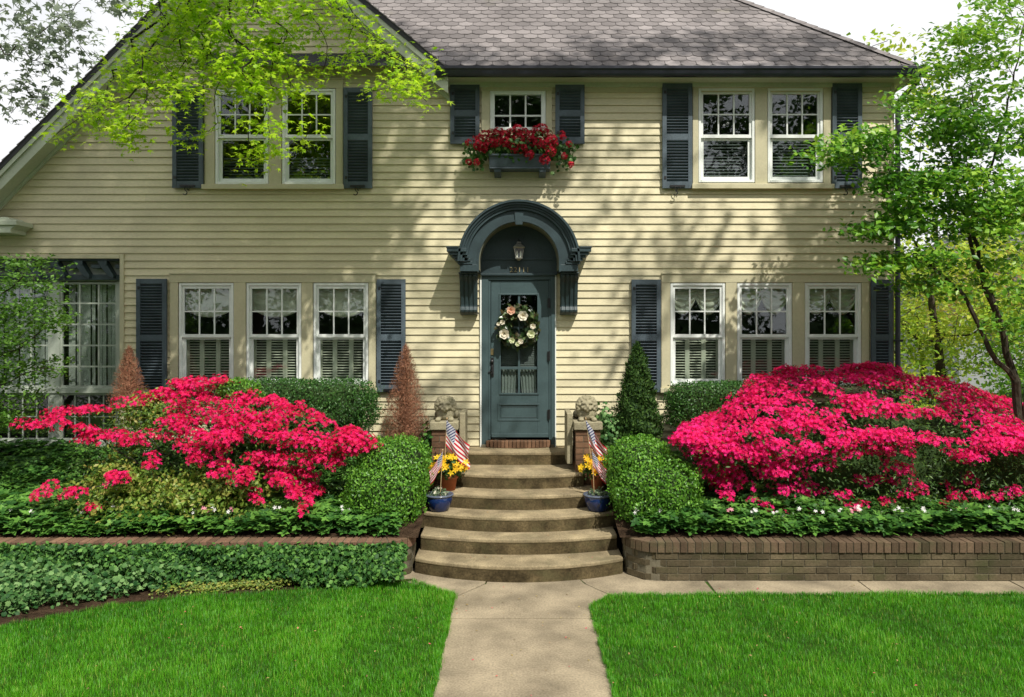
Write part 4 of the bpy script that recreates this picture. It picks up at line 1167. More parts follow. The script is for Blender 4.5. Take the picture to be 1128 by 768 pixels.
# clipped hedges under the windows
bush('clipped_hedge',[(W(330,447,9.75),(.95,.30,.32))],16000,.030,M['boxd'],'dark clipped hedge under the left group of three windows','hedge','clipped hedges under the windows',p=5,lump=.03)
bush('clipped_hedge',[(W(800,447,9.75),(.73,.30,.29))],12000,.030,M['boxd'],'dark clipped hedge under the right group of three windows','hedge','clipped hedges under the windows',p=5,lump=.03)
bush('box_shrub',[(W(262,436,9.35),(.26,.2,.19))],2500,.034,M['box'],'small bright green clipped shrub behind the left azalea below the windows','shrub',p=3)
# conical evergreens
def cone(name,px,py0,py1,hw,d,mat,n,size,label,group,dens=1.0,tpl=NEED,hollow=.55):
    base=W(px,py1,d); top=Z(py0,d); H=top-base[2]; R=hw*d/F
    t=empty(name,tuple(base),label,'conifer',group)
    h=1-rng.random(n)**.62; h=np.clip(h,0,.995)
    prof=lambda q: R*np.minimum(1,1.12*(1-q)**.72)*np.where(q<.10,.8+.2*q/.10,1)
    a=rng.uniform(0,2*pi,n); rr=prof(h)*rng.uniform(hollow,1.08,n)*(1+.10*np.sin(a*5+h*17)+.08*np.sin(h*40+a*3))
    P=np.stack([base[0]+rr*np.cos(a),base[1]+rr*np.sin(a),base[2]+h*H],1)
    out=np.stack([np.cos(a),np.sin(a),np.full(n,.2)],1); up=unit(out*.7+np.array([0,0,1.0]))
    leafobj('foliage',mat,t,[scatter(tpl,P,frames(out,.6,up),rng.uniform(.7,1.4,n)*size)])
    b=MB(); b.tube([(base[0],base[1],base[2]-.15),(base[0],base[1],base[2]+H*.93)],[.03,.004],n=6)
    for k in range(160 if dens<1 else 60):
        q=random.random()**1.3*.9; aa=random.uniform(0,2*pi); r_=float(prof(np.array(q)))*.9
        b.tube([(base[0],base[1],base[2]+H*max(0,q-.06)),(base[0]+r_*math.cos(aa)*.6,base[1]+r_*math.sin(aa)*.6,base[2]+H*q*.99),(base[0]+r_*math.cos(aa),base[1]+r_*math.sin(aa),base[2]+H*(q+.05))],[.006,.004,.002],n=3,cap=False)
    b.build('trunk',M['twig'] if dens>=1 else M['deadtwig'],t)
    return t
M['deadtwig']=surf('dead twig',(.20,.10,.07),rough=.9,var=.3,bump=0)
cone('conical_evergreen',702,378,484,25,9.6,M['conif'],16000,.045,'dark green cone shaped evergreen between the door and the right windows',None,tpl=LEAFN)
cone('conical_evergreen',447,380,484,25,9.6,M['dead'],17000,.04,'browned dead cone shaped evergreen between the left windows and the door',None,dens=.5,tpl=NEED,hollow=.15)
cone('conical_evergreen',142,381,450,19,9.5,M['dead'],9000,.035,'small rust brown cone shaped evergreen beside the sunroom window',None,dens=.5,tpl=NEED,hollow=.3)

# azaleas
def azalea(name,label,group,pads,mat,nleaf,leafpts,root,branchto,nfl=60,fsz=.025,holes=None):
    t=empty(name,root,label,'azalea',group)
    P=[];NN=[];
    for (c,rx,ry,rz,til) in pads:
        k=int(nfl*rx*ry/.04)+8
        a=rng.uniform(0,2*pi,k); r=np.sqrt(rng.random(k))
        lx=rx*r*np.cos(a); ly=ry*r*np.sin(a); lz=rz*(1-r**2)*1.2+rng.normal(0,.012,k)-.02
        R=til
        q=np.stack([lx,ly,lz],1)@R.T+c
        n0=np.stack([lx/rx*.8,ly/ry*.8,np.full(k,.8)],1)@R.T
        P.append(q);NN.append(unit(n0+np.array([0,-.25,.1])))
    P=np.concatenate(P);NN=np.concatenate(NN)
    leafobj('flowers',mat,t,[scatter(BLOOM,P,frames(NN,.35),rng.uniform(.75,1.2,len(P))*fsz)])
    # leaves just below every pad and through the body
    LP=[];LN=[]
    for (c,rx,ry,rz,til) in pads:
        k=int(55*rx*ry/.04)+6
        q=np.stack([rng.normal(0,rx*.55,k),rng.normal(0,ry*.55,k),rng.uniform(-.12,-.01,k)],1)@til.T+c
        LP.append(q);LN.append(np.tile([0,-.2,1.],(k,1)))
    LP.append(leafpts);LN.append(np.tile([0,-.5,.7],(len(leafpts),1)))
    LP=np.concatenate(LP);LN=unit(np.concatenate(LN))
    leafobj('leaves',M['azleaf'],t,[scatter(LEAFN,LP,frames(LN,.6),rng.uniform(.7,1.3,len(LP))*.048)])
    rx_,ry_,rz_=root
    stems=[([(rx_,ry_,rz_-.05),(rx_,ry_,rz_+.08)],[.05,.05])]+[([(rx_,ry_,rz_+.05),((rx_+b[0])/2,(ry_+b[1])/2,rz_+.25*(b[2]-rz_)),tuple(b)],[.035,.02,.01]) for b in branchto]
    T=[p[0]+np.array([0,0,-.03]) for p in pads]
    mb,_,_,_=grow(stems,T,step=.14,tipr=.0035,exp=2.5,bend=.2,wig=.02,pathw=.3); mb.build('branches',M['twig'],t)
    return t
def tilt(nx,ny,jit=.15):
    z=unit(np.array([nx,ny,1.])+rng.normal(0,jit,3)); x=unit(np.cross([0,1,0],z)); y=np.cross(z,x); return np.stack([x,y,z],1)
# right azalea : a broad dome
C0=np.array([4.35,-1.25,.55]); RA=np.array([2.75,1.02,1.70])
pads=[]
top=[(752,472),(770,458),(797,448),(813,426),(847,411),(884,403),(930,402),(965,403),(1000,408),(1040,420),(1080,432),(1128,448),(1180,470)]
tx=[p[0] for p in top];tyy=[p[1] for p in top]
tries=0
while len(pads)<560 and tries<20000:
    tries+=1
    px=rng.uniform(754,1230); yt=np.interp(px,tx+[1240],tyy+[520]); yb_=np.interp(px,[752,790,850,910,970,1050,1128,1230],[490,540,568,572,562,560,548,545])
    f=rng.random(); py=yt+(yb_-yt)*f
    # density: dense above, thinning towards the ground
    lim=np.interp(f,[0,.45,.62,.8,.92,1],[1,1,.6,.30,.12,.03])
    if px>1000: lim*=np.interp(f,[0,.3,.6,1],[.9,.7,.5,.5])
    if rng.random()>lim: continue
    if f>.10 and noise.noise((px*.016+3*noise.noise((px*.01,0,5)),py*.085-px*.008,4.2))<np.interp(f,[.1,.3,.6,1],[-.32,-.12,-.02,.12]): continue
    # depth: dome bulging forward towards the middle height
    bulge=float(np.interp(f,[0,.12,.3,.48,.7,1],[0,.42,.78,1,.84,.62]))
    d=9.75-1.5*bulge+rng.normal(0,.05)
    endk=max(0,(800-px)/60)**1.5*.3+max(0,(px-1150)/100); d+=min(.6,endk*.3)
    c=W(px,py,d)
    if c[0]<5.05 and c[1]>-.45: c[1]=-.45
    if c[2]<.55: continue
    rx=rng.uniform(.08,.20); ry=rng.uniform(.07,.13)
    pads.append((c,rx,ry,.035,tilt((px-930)/450*.5,-.35-.25*f)))
for (a_,b_2) in [(848,560),(862,567),(905,568),(895,560),(918,572),(800,545),(812,538),(870,540),(1000,548),(1045,558),(1052,550),(930,545),(795,532),(940,560),(975,552),(1075,545),(1096,548),(1118,540),(1010,535),(835,552),(884,575),(780,520)]:
    for q_ in range(2): pads.append((W(a_+rng.normal(0,5),b_2+rng.normal(0,3),8.45+rng.normal(0,.05)),rng.uniform(.06,.12),.08,.03,tilt(0,-.5)))
# layer behind the top for depth
for k in range(70):
    px=rng.uniform(800,1230); yt=np.interp(px,tx+[1240],tyy+[520]); c=W(px,yt+rng.uniform(-2,22),9.75+rng.uniform(-.2,.1)); 
    if c[0]<5.05: c[1]=min(c[1],-.45)
    pads.append((c,rng.uniform(.12,.22),.14,.03,tilt((px-930)/500*.4,.1)))
lp=[]
for k in range(22000):
    pass
u=unit(rng.normal(0,1,(26000,3))); s=rng.uniform(.45,.93,26000)[:,None]
lp=C0+u*RA*s*np.array([.98,.98,.92]); lp=lp[(lp[:,2]>.5)&((lp[:,0]>5.1)|(lp[:,1]<-.35))]
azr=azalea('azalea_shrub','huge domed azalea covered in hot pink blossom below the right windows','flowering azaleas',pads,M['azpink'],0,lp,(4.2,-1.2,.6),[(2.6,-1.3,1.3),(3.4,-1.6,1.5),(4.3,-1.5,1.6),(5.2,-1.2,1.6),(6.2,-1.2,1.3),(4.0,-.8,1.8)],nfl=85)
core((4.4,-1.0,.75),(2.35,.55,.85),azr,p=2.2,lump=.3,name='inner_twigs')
# left azalea : arching sprays
pads=[]
def spray(pts,wy,n,d0,d1,rx=(.09,.17),dens=1):
    pts=np.array(pts,float); seg=np.linalg.norm(np.diff(pts,axis=0),axis=1); cs=np.concatenate([[0],np.cumsum(seg)])
    for k in range(n):
        s=rng.random()*cs[-1]; px=np.interp(s,cs,pts[:,0]); py=np.interp(s,cs,pts[:,1])+rng.normal(0,wy)
        d=d0+(d1-d0)*(s/cs[-1])+rng.normal(0,.1)
        pads.append((W(px,py,d),rng.uniform(*rx),rng.uniform(.08,.13),.03,tilt(.15,-.3)))
spray([(35,470),(60,458),(100,452),(150,440),(205,430)],4,22,8.9,9.3)
spray([(25,462),(70,466),(105,478),(150,484),(185,480),(235,482)],4.5,24,8.6,8.5)
spray([(160,432),(200,424),(235,424),(262,432)],5,20,9.3,9.3)
spray([(190,448),(230,455),(280,470),(320,490)],7,30,8.9,8.6)
spray([(40,545),(60,540),(85,548)],3,5,8.2,8.2,(.06,.10)); spray([(82,540),(98,552),(108,560)],3,4,8.2,8.2,(.05,.09)); spray([(112,530),(135,525)],4,7,8.2,8.2,(.06,.1))
spray([(262,540),(270,520),(290,556)],6,12,8.2,8.2,(.06,.1)); spray([(300,520),(330,548),(345,552)],6,10,8.3,8.2,(.06,.1)); spray([(205,498),(235,508),(262,530)],7,9,8.4,8.3,(.05,.09)); spray([(230,478),(250,484)],5,4,8.3,8.3,(.05,.08)); spray([(160,508),(172,510)],3,3,8.3,8.3,(.05,.08)); spray([(245,520),(252,508)],4,4,8.3,8.3,(.05,.08))
poly=[(190,422),(255,424),(300,436),(350,452),(405,478),(413,490),(397,505),(383,516),(360,540),(330,547),(300,530),(262,502),(205,497),(165,478),(185,455)]
for (px,py) in samplepoly(poly,300):
    if noise.noise((px*.030,py*.055,1.7))<-.13 and py>450: continue
    d=float(np.interp(py,[425,450,480,510,550],[9.4,8.9,8.45,8.5,8.6]))+rng.normal(0,.07)
    pads.append((W(px,py,d),rng.uniform(.07,.14),rng.uniform(.06,.11),.03,tilt(.3,-.45)))
lp=[]
for (px,py) in samplepoly([(150,450),(230,440),(320,450),(400,490),(380,540),(330,575),(200,580),(110,560),(70,520),(90,480)],9000): lp.append(W(px,py,rng.uniform(8.5,9.6)))
lp=np.array(lp); lp=lp[lp[:,2]>.5]
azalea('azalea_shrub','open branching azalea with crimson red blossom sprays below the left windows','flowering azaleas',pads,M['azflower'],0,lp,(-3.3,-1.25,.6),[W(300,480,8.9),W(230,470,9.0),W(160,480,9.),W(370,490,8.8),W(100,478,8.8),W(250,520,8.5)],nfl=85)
# yellow green young shrub below the left azalea
bush('low_shrub',[(W(185,555,8.45),(.75,.30,.24)),(W(240,540,8.5),(.55,.28,.2)),(W(130,530,8.6),(.3,.2,.22))],9000,.055,M['newgreen'],'loose yellow green leafy shrub low in front of the left azalea','shrub',p=2,jit=.8,tpl=LEAF,shell=(.35,1.3),coresc=.5,lump=.4,upb=0)
bush('low_shrub',[(W(170,460,9.2),(.42,.22,.26))],3000,.045,M['newgreen'],'bronze green leafy patch of shrub between the left azalea sprays and the sunroom','shrub',p=2,jit=.8,tpl=LEAF,shell=(.4,1.2),coresc=.45,lump=.25,upb=0)
# ivy on the right pedestal
P,nn=superpts((1.13,-.72,1.10),(.20,.22,.52),1500,lump=.15,shell=(.5,1.1))
t=empty('ivy_plant',(1.1,-.7,.6),'pale variegated ivy climbing the outer side of the right pedestal','ivy'); leafobj('leaves',M['bivy'],t,[scatter(IVY,P,frames(nn,.5,np.tile([0,0,-1.],(len(P),1))),rng.uniform(.04,.065,len(P)))])
P,nn=superpts((CX-.86-.24,-.75,.98),(.14,.20,.42),900,lump=.15,shell=(.5,1.1))
t=empty('ivy_plant',(-1.1,-.7,.6),'dark ivy growing up the outer side of the left pedestal','ivy'); leafobj('leaves',M['ivy'],t,[scatter(IVY,P,frames(nn,.5,np.tile([0,0,-1.],(len(P),1))),rng.uniform(.04,.065,len(P)))])
# small ones around the pots
# pachysandra / ivy carpet in the beds
def carpet(name,xr,yr,n,mat,zfun,hz=(.03,.14),size=.06,tpl=LEAF,jit=.6,cond=None,whorl=1):
    x=rng.uniform(*xr,n);y=rng.uniform(*yr,n)
    if cond is not None: k=cond(x,y); x,y=x[k],y[k]
    z=np.array([zfun(a,b) for a,b in zip(x,y)]); lum=.5+.5*np.sin(x*3.1+np.sin(y*4)*1.2)*np.sin(y*5+x*1.3)
    z=z+rng.uniform(hz[0],hz[1],len(x))*(.55+.6*lum)
    P=np.stack([x,y,z],1)
    if whorl>1:
        P=np.repeat(P,whorl,0); a=np.tile(np.arange(whorl)*2*pi/whorl,len(x))+np.repeat(rng.uniform(0,6,len(x)),whorl)
        up=np.stack([np.cos(a),np.sin(a),np.full(len(a),.25)],1); nn=unit(np.stack([-np.cos(a)*.2,-np.sin(a)*.2-.15,np.ones(len(a))],1)); nn+=np.repeat(rng.normal(0,.25,(len(x),3)),whorl,0)
        z_=unit(nn); y_=unit(up-z_*np.sum(up*z_,1,keepdims=True)); R=np.stack([np.cross(y_,z_),y_,z_],2)
        r=np.clip(np.repeat(rng.random(len(x)),whorl)+rng.normal(0,.1,len(P)),0,1)
        o=leafobj(name,mat,None,[scatter(tpl,P,R,rng.uniform(.75,1.2,len(P))*size,r)])
    else: o=leafobj(name,mat,None,[scatter(tpl,P,frames(np.tile([0,-.35,1.],(len(P),1)),jit),rng.uniform(.7,1.25,len(P))*size)])
    put(o,kind='stuff'); return o
o=carpet('ground_cover',(-7.5,-1.25),(-2.28,-.1),15000,M['pach'],bedz,hz=(.03,.22),whorl=5,size=.066); put(o,'glossy dark green ground cover filling the bed behind the left brick wall','ground cover')
o=carpet('ground_cover',(1.25,7.2),(-2.28,-.3),12000,M['pach'],bedz,hz=(.04,.22),whorl=5,size=.066); put(o,'glossy dark green ground cover filling the bed behind the right brick wall','ground cover')
# ivy on and before the left wall
n=13000; x=rng.uniform(-6.6,-1.12,n); zz=rng.random(n)**.8; y=-2.47-.16*(1-zz)**1.5-rng.uniform(0,.16,n)*(.55+.45*np.sin(x*3.3+1.3*np.sin(x*1.7)+zz*4)); z=.07+.05*np.sin(x*4.1+np.sin(x*9))*(1-zz)+zz*.31+rng.uniform(-.01,.03,n)
P=np.stack([x,y,z],1); nn=np.tile([0,-.9,.45],(n,1))
o=leafobj('wall_ivy',M['ivy'],None,[scatter(IVY,P,frames(nn,.85,np.tile([0,-.2,-1.],(n,1))),rng.uniform(.03,.065,n))]); put(o,'dense dark ivy hanging over the face of the left brick wall','ivy',kind='stuff')
lawnL=[gp(-250,712),gp(-100,700),gp(0,690),gp(60,680),gp(120,668),gp(200,658),gp(300,652),gp(400,645),gp(457,640)]
lx=[p[0] for p in lawnL]; ly=[p[1] for p in lawnL]
def front(x): return np.interp(x,lx,ly)
zf=lambda a,b:0.0
cond=lambda x,y:(y>front(x)+.22+.05*np.sin(x*7))&(x<-3.15+.25*np.sin(y*9))
o=carpet('creeping_plant',(-7.2,-2.9),(-3.8,-2.55),14000,M['bivy'],zf,hz=(.02,.26),size=.055,tpl=IVY,jit=.75,cond=cond); put(o,'blue green leafy carpet bordering the left lawn below the ivy wall','ground cover')
cond=lambda x,y:(y>front(x)+.05+.03*np.sin(x*11))&(x>-3.5)&(rng.random(len(x))<np.clip((x+3.6)*1.2,0,1))
o=carpet('creeping_plant',(-3.6,-1.12),(-3.1,-2.5),11000,M['ygreen'],zf,hz=(.02,.11),size=.035,tpl=LEAF,jit=.5,cond=cond); put(o,'low yellow green creeper strip between the ivy wall and the left lawn','ground cover')
cond=lambda x,y:(y>front(x)+.03)&((x+1.35)**2/.28**2+(y+2.62)**2/.16**2<1)
o=carpet('creeping_plant',(-1.75,-1.0),(-2.9,-2.4),9000,M['pach'],zf,hz=(.04,.17),size=.045,tpl=IVY,jit=.5,cond=cond); put(o,'bright green clump at the end of the ivy wall beside the lowest step','ground cover')
# soil strip
s=MB(); b=[(x,front(x)) for x in np.linspace(-8,-1.06,30)]; s.prism([(float(a),float(c)) for a,c in b]+[(-1.06,-2.40),(-8,-2.40)],-.05,.006,axis='z'); s.build('soil_strip',M['soil'],kind='structure')
# bedding flowers along both walls
k=0
def impat(x,y,mat,label,group):
    z=bedz(x,y)+.19; t=empty('impatiens',(x,y,z-.19),label,'flower',group)
    c=rng.integers(2,5); P=np.stack([x+rng.normal(0,.03,c),y+rng.normal(0,.02,c),z+rng.uniform(0,.05,c)],1)
    leafobj('blossom',mat,t,[scatter(BLOOM,P,frames(np.tile([0,-.8,.6],(c,1)),.3),rng.uniform(.02,.028,c))])
    P=np.stack([x+rng.normal(0,.04,16),y+rng.normal(0,.03,16),z-rng.uniform(0,.06,16)],1)
    leafobj('leaves',M['azleaf'],t,[scatter(LEAF,P,frames(np.tile([0,-.5,.7],(16,1)),.5),.035)])
for px in (6,38,90,122,213,236,252,308,379,700,728,830,858,880,902,925,948,990,1018,1050,1090,1116):
    d=8.2+rng.uniform(-.06,.03); 
    impat(X(px,d),d-D0,M['impw'],'small white impatiens blossoms at the front edge of the '+('left' if px<500 else 'right')+' brick planter','white impatiens along the '+('left' if px<500 else 'right')+' wall')
for px in (220,253,798,934,1060):
    d=8.2; impat(X(px,d)+.05,d-D0,M['impp'],'small pink impatiens blossoms at the front edge of the '+('left' if px<500 else 'right')+' brick planter','pink impatiens along the '+('left' if px<500 else 'right')+' wall')
# geraniums in the window box
P,nn=superpts((BX,-.19,Z(164,10.1)),(.62,.17,.19),1500,lump=.2,shell=(.45,1.1)); 
P2=np.stack([BX+rng.choice([-1,1],200)*rng.uniform(.45,.72,200),-.2+rng.normal(0,.05,200),Z(174,10.1)+rng.normal(0,.07,200)],1); n2=np.tile([0,-1,.2],(200,1))
leafobj('foliage',leafmat('geranium leaf',[(.02,.07,.015),(.06,.16,.03),(.12,.22,.06)],trans=.3),wbx,[scatter(IVY,np.concatenate([P,P2]),frames(np.concatenate([nn,n2]),.5),rng.uniform(.045,.075,len(P)+200))])
hd_=[];hn=[]
heads=[(524,153),(533,150),(541,148),(549,146),(556,150),(563,147),(570,143),(577,147),(584,150),(590,145),(597,142),(603,148),(608,154),(619,148),(612,158),(540,158),(532,163),(527,160),(548,157),(558,157),(567,163),(575,164),(583,171),(593,158),(602,160),(607,167),(627,159),(517,178),(525,179),(600,176),(622,172),(629,181),(516,157),(586,156),(572,153),(620,152)]
for (px,py) in heads:
    d=9.98 if py>150 else 10.05; c=W(px,py,d); k=46 if 525<px<612 else 18; r=.062 if 525<px<612 else .035
    u=unit(rng.normal(0,1,(k,3))); u[:,1]=-np.abs(u[:,1]); hd_.append(c+u*r); hn.append(u)
leafobj('flowers',M['geranium'],wbx,[scatter(BLOOM,np.concatenate(hd_),frames(np.concatenate(hn),.35),rng.uniform(.018,.028,sum(map(len,hd_))))])

# ================================================================= LAWN
GR_=[]
lawnR=[(.705,-9),(.705,-3.2),(.745,-3.04),(.93,-2.91),(1.25,-2.86),(9,-2.83),(9,-9)]
pl=[(float(a),float(b)) for a,b in zip(lx,ly)]
lawnLp=[(-9,-9),(-9,pl[0][1])]+pl+[(-.95,-2.58),(-.70,-2.78),(-.60,-2.92),(-.592,-9)]
def grasspts(poly,n): return samplepoly(poly,n)
near=lambda P:(P[:,1]+D0)
pts=[]
for poly in (lawnLp,lawnR):
    q=samplepoly(poly,400000); d=q[:,1]+D0
    vis=(np.abs(q[:,0])<d*.70+.3)&(d>4.6)
    keep=vis|(rng.random(len(q))<.10); pts.append(q[keep])
for (a_,b_2,k_) in (((-.592,-5.4),(-.598,-2.93),2600),((.703,-5.4),(.703,-3.2),2400),((.93,-2.90),(8,-2.835),4200),((-.6,-2.92),(-.95,-2.58),500),((.703,-3.2),(.93,-2.9),400)):
    t_=rng.random(k_)[:,None]; e_=np.array(a_)*(1-t_)+np.array(b_2)*t_; w_=np.sin(t_[:,0]*k_*.02)+np.sin(t_[:,0]*k_*.007+2)
    e_=e_+rng.normal(0,.011,(k_,2))+(w_*.006)[:,None]*np.array([1,.8]); pts.append(e_)
q=np.concatenate(pts); n=len(q)
tuft=.75+.5*np.sin(q[:,0]*2.3+1.1*np.sin(q[:,1]*3.1))*np.sin(q[:,1]*2.7+np.sin(q[:,0]*1.7))*.5
tl=np.array([noise.noise((a*1.6,b*1.6,3.)) for a,b in q]); tl2=np.array([noise.noise((a*7,b*7,9.)) for a,b in q])
edge_=np.where((np.abs(q[:,0]-.705)<.04)|(np.abs(q[:,0]+.595)<.04),1.25,1)
h=(.034+.016*rng.random(n)+.018*tl+.026*tl2)*edge_; h=np.maximum(.014,h)
a=rng.uniform(0,2*pi,n)+tl*3; lean=rng.uniform(.1,.9,n)
dx=np.cos(a)*lean*h;dy=np.sin(a)*lean*h
wx=-np.sin(a)*.0016;wy=np.cos(a)*.0016
z0=np.zeros(n)-.01
V=np.empty((n,5,3)); 
V[:,0]=np.stack([q[:,0]-wx,q[:,1]-wy,z0],1);V[:,1]=np.stack([q[:,0]+wx,q[:,1]+wy,z0],1)
V[:,2]=np.stack([q[:,0]+dx*.4-wx*.8,q[:,1]+dy*.4-wy*.8,h*.65],1);V[:,3]=np.stack([q[:,0]+dx*.4+wx*.8,q[:,1]+dy*.4+wy*.8,h*.65],1)
V[:,4]=np.stack([q[:,0]+dx,q[:,1]+dy,h],1)
b=(np.arange(n)*5)[:,None,None]; Fc=(np.array([(0,1,3),(0,3,2),(2,3,4)])[None]+b).reshape(-1,3)
M['grass']=leafmat('grass blade',[(.03,.15,.005),(.07,.29,.008),(.14,.42,.016),(.34,.44,.07)],trans=.4,rough=.45,spec=.3)
r=np.clip(.34+.30*tl+.12*tl2+rng.normal(0,.16,n),0,.86); r+=.22*np.array([noise.noise((a*.55,b*.7,20.)) for a,b in q]); r=np.clip(r,0,.88); r[rng.random(n)<.035]=1
o=link('lawn_grass',mesh_np(V.reshape(-1,3),Fc,np.repeat(r,5)),M['grass']); put(o,'thick bright green mown grass on both sides of the walk','grass',kind='stuff')
lb=MB(); lb.prism(lawnLp[::1],-.06,.0,axis='z'); lb.prism(lawnR[::-1],-.06,.0,axis='z'); lb.build('lawn',M['turf'],kind='structure')
# ================================================================= TREES
SUN_EL,SUN_AZ=52,28
sd=np.array([math.sin(math.radians(SUN_AZ))*math.cos(math.radians(SUN_EL)),-math.cos(math.radians(SUN_AZ))*math.cos(math.radians(SUN_EL)),math.sin(math.radians(SUN_EL))])
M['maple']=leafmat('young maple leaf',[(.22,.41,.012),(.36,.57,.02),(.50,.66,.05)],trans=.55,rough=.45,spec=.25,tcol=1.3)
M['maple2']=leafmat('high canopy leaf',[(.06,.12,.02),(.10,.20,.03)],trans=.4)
M['dog']=leafmat('layered tree leaf',[(.05,.17,.012),(.13,.32,.02),(.30,.48,.05)],trans=.4,rough=.4,spec=.35,big=.6)
M['sap']=leafmat('sapling leaf',[(.06,.16,.02),(.14,.28,.04)],trans=.4)
M['glareleaf']=leafmat('far maple leaf with glare',[(.15,.19,.15),(.23,.28,.20)],trans=.3)  # sky glare is put into the leaf colour as pale grey
M['yel']=leafmat('yellow green far leaf',[(.16,.30,.02),(.34,.46,.04),(.46,.50,.06)],trans=.4,big=.35)
M['midg']=leafmat('mid green far leaf',[(.05,.15,.02),(.13,.30,.03),(.26,.42,.05)],trans=.4,big=.4)
M['canopyg']=leafmat('street tree leaf',[(.02,.055,.012),(.05,.10,.02)],trans=.25)
M['rust']=leafmat('rosy far leaf',[(.30,.20,.06),(.42,.32,.10),(.35,.36,.08)],trans=.4)
def clusters(T,per,r,flat=.6):
    P=np.repeat(np.asarray(T),per,0)+rng.normal(0,1,(len(T)*per,3))*np.array([r,r,r*flat]); return P
def tree(name,root,stems,T,per,r,size,mat,label,cat,tpl=LEAF,flat=.6,group=None,normal=(0,0,1),jit=.6,bark='bark',**kw):
    t=empty(name,root,label,cat,group)
    mb,pos,rad,par=grow(stems,T,**kw); mb.build('trunk',M[bark],t)
    P=clusters(T,per,r,flat); nn=np.tile(np.array(normal,float),(len(P),1))
    o=leafobj('crown',mat,t,[scatter(tpl,P,frames(nn,jit),rng.uniform(.7,1.2,len(P))*size)])
    return t,P
# ---- street maple whose lit branches hang into the picture (trunk left of the camera)
T=[]
poly=[(185,-40),(150,20),(120,70),(60,140),(45,150),(75,120),(110,110),(100,140),(140,160),(200,120),(215,150),(240,110),(290,110),(270,165),(300,170),(300,110),(330,100),(345,150),(330,80),(400,65),(440,115),(475,110),(478,80),(430,55),(390,10),(360,-40)]
for (px,py) in samplepoly(poly,190): T.append(W(px,py,rng.uniform(7.9,8.9)))
for (px,py) in samplepoly([(150,30),(290,-10),(390,30),(460,90),(400,70),(330,90),(220,90),(120,100)],60): T.append(W(px,py,rng.uniform(7.9,8.9)))
for (px,py) in [(70,142),(60,150),(90,128),(140,150),(145,160),(132,145),(275,172),(283,178),(290,168),(322,160),(430,62),(455,100),(470,112),(465,85),(478,75),(205,150),(210,155),(240,135),(410,100)]: T.append(W(px,py,8.4))
main=[([(-5.6,-5.6,-.1),(-5.5,-5.6,1.2),(-5.35,-5.5,3.0),(-5.2,-5.4,4.6),(-4.9,-5.3,6.4),(-4.4,-5.1,9.0),(-3.8,-4.9,12)],[.30,.24,.20,.18,.15,.10,.05]),
      ([(-5.2,-5.4,4.6),(-4.7,-4.2,6.3),(-3.6,-2.8,7.2),(-2.2,-2.2,7.1),(-1.0,-2.0,6.7)],[.10,.08,.05,.03,.015]),
      ([(-5.0,-5.35,5.6),(-5.0,-3.6,7.4),(-4.6,-2.2,7.2),(-4.1,-1.6,6.7)],[.07,.05,.03,.015])]
Tlow=T
# high canopy that throws the dappled shade on the front
can=[]
def shade(px0,px1,py0,py1,n,t0=8.5,t1=12.5):
    for k in range(n):
        px=rng.uniform(px0,px1);py=rng.uniform(py0,py1); p=np.array([X(px),0,Z(py)])+sd*rng.uniform(t0,t1); can.append(p)
M_sh=globals().get('SHADE',None)
shade(-60,240,-60,300,190); shade(230,445,-60,215,95); shade(250,430,215,300,34); shade(430,700,60,250,26); shade(640,1000,-40,110,22); shade(0,200,300,420,14)
shade(690,760,230,420,6); shade(860,1000,220,420,16); shade(440,520,250,500,6)
T=np.array(Tlow)
t,P=tree('maple_tree',(-5.6,-5.6,0),main,np.concatenate([T,np.array(can)]),0,.1,.1,M['maple'],'tall maple whose bright lime green branches hang in front of the upper left windows','tree',step=.22,tipr=.0028,exp=2.35,bend=.4,pathw=.12,wig=.03) if False else (None,None)
mt=empty('maple_tree',(-5.6,-5.6,0),'tall maple whose bright lime green branches hang in front of the upper left windows','tree')
mb,_,_,_=grow(main,np.concatenate([T,np.array(can)]),step=.2,tipr=.0042,exp=2.35,bend=.4,pathw=.12,wig=.03); mb.build('trunk',M['twig'],mt)
P=clusters(T,30,.11,.6)
low=scatter(MAPLE,P,frames(np.tile([0,-.35,1.],(len(P),1)),.45),rng.uniform(.6,1.15,len(P))*.086)
leafobj('crown',M['maple'],mt,[low])
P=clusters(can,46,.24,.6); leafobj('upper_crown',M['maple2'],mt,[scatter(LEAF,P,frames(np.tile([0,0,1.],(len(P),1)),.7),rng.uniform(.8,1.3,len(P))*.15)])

# ---- second maple, its leaf colour greyed for sky glare, behind the house on the left
T=[]
for (px,py) in samplepoly([(-160,-80),(175,-60),(165,15),(125,40),(100,45),(60,60),(30,75),(0,100),(-60,140),(-160,140)],90): T.append(W(px,py,rng.uniform(12.6,14.6)))
for (px,py) in [(20,30),(30,60),(48,62),(60,72),(50,82),(55,95),(30,100),(20,115),(40,125),(12,125),(55,120),(5,60),(5,95),(40,108),(25,90),(100,65),(65,45),(105,68),(140,10),(60,10),(5,20),(40,40),(95,35)]: T.append(W(px,py,13.2))
stems=[([(-9.9,4.4,-.1),(-9.8,4.2,3),(-9.9,3.6,6),(-9.8,3.2,9),(-9.3,3,11)],[.25,.22,.16,.1,.04])]
tree('maple_tree',(-9.9,4.4,0),stems,np.array(T),15,.17,.16,M['glareleaf'],'maple twigs, leaves greyed with painted sky glare, against the white sky left of the gable roof','tree',tpl=MAPLE,flat=.6,step=.3,tipr=.005,exp=2.4,bend=.35,pathw=.15,bark='twig')

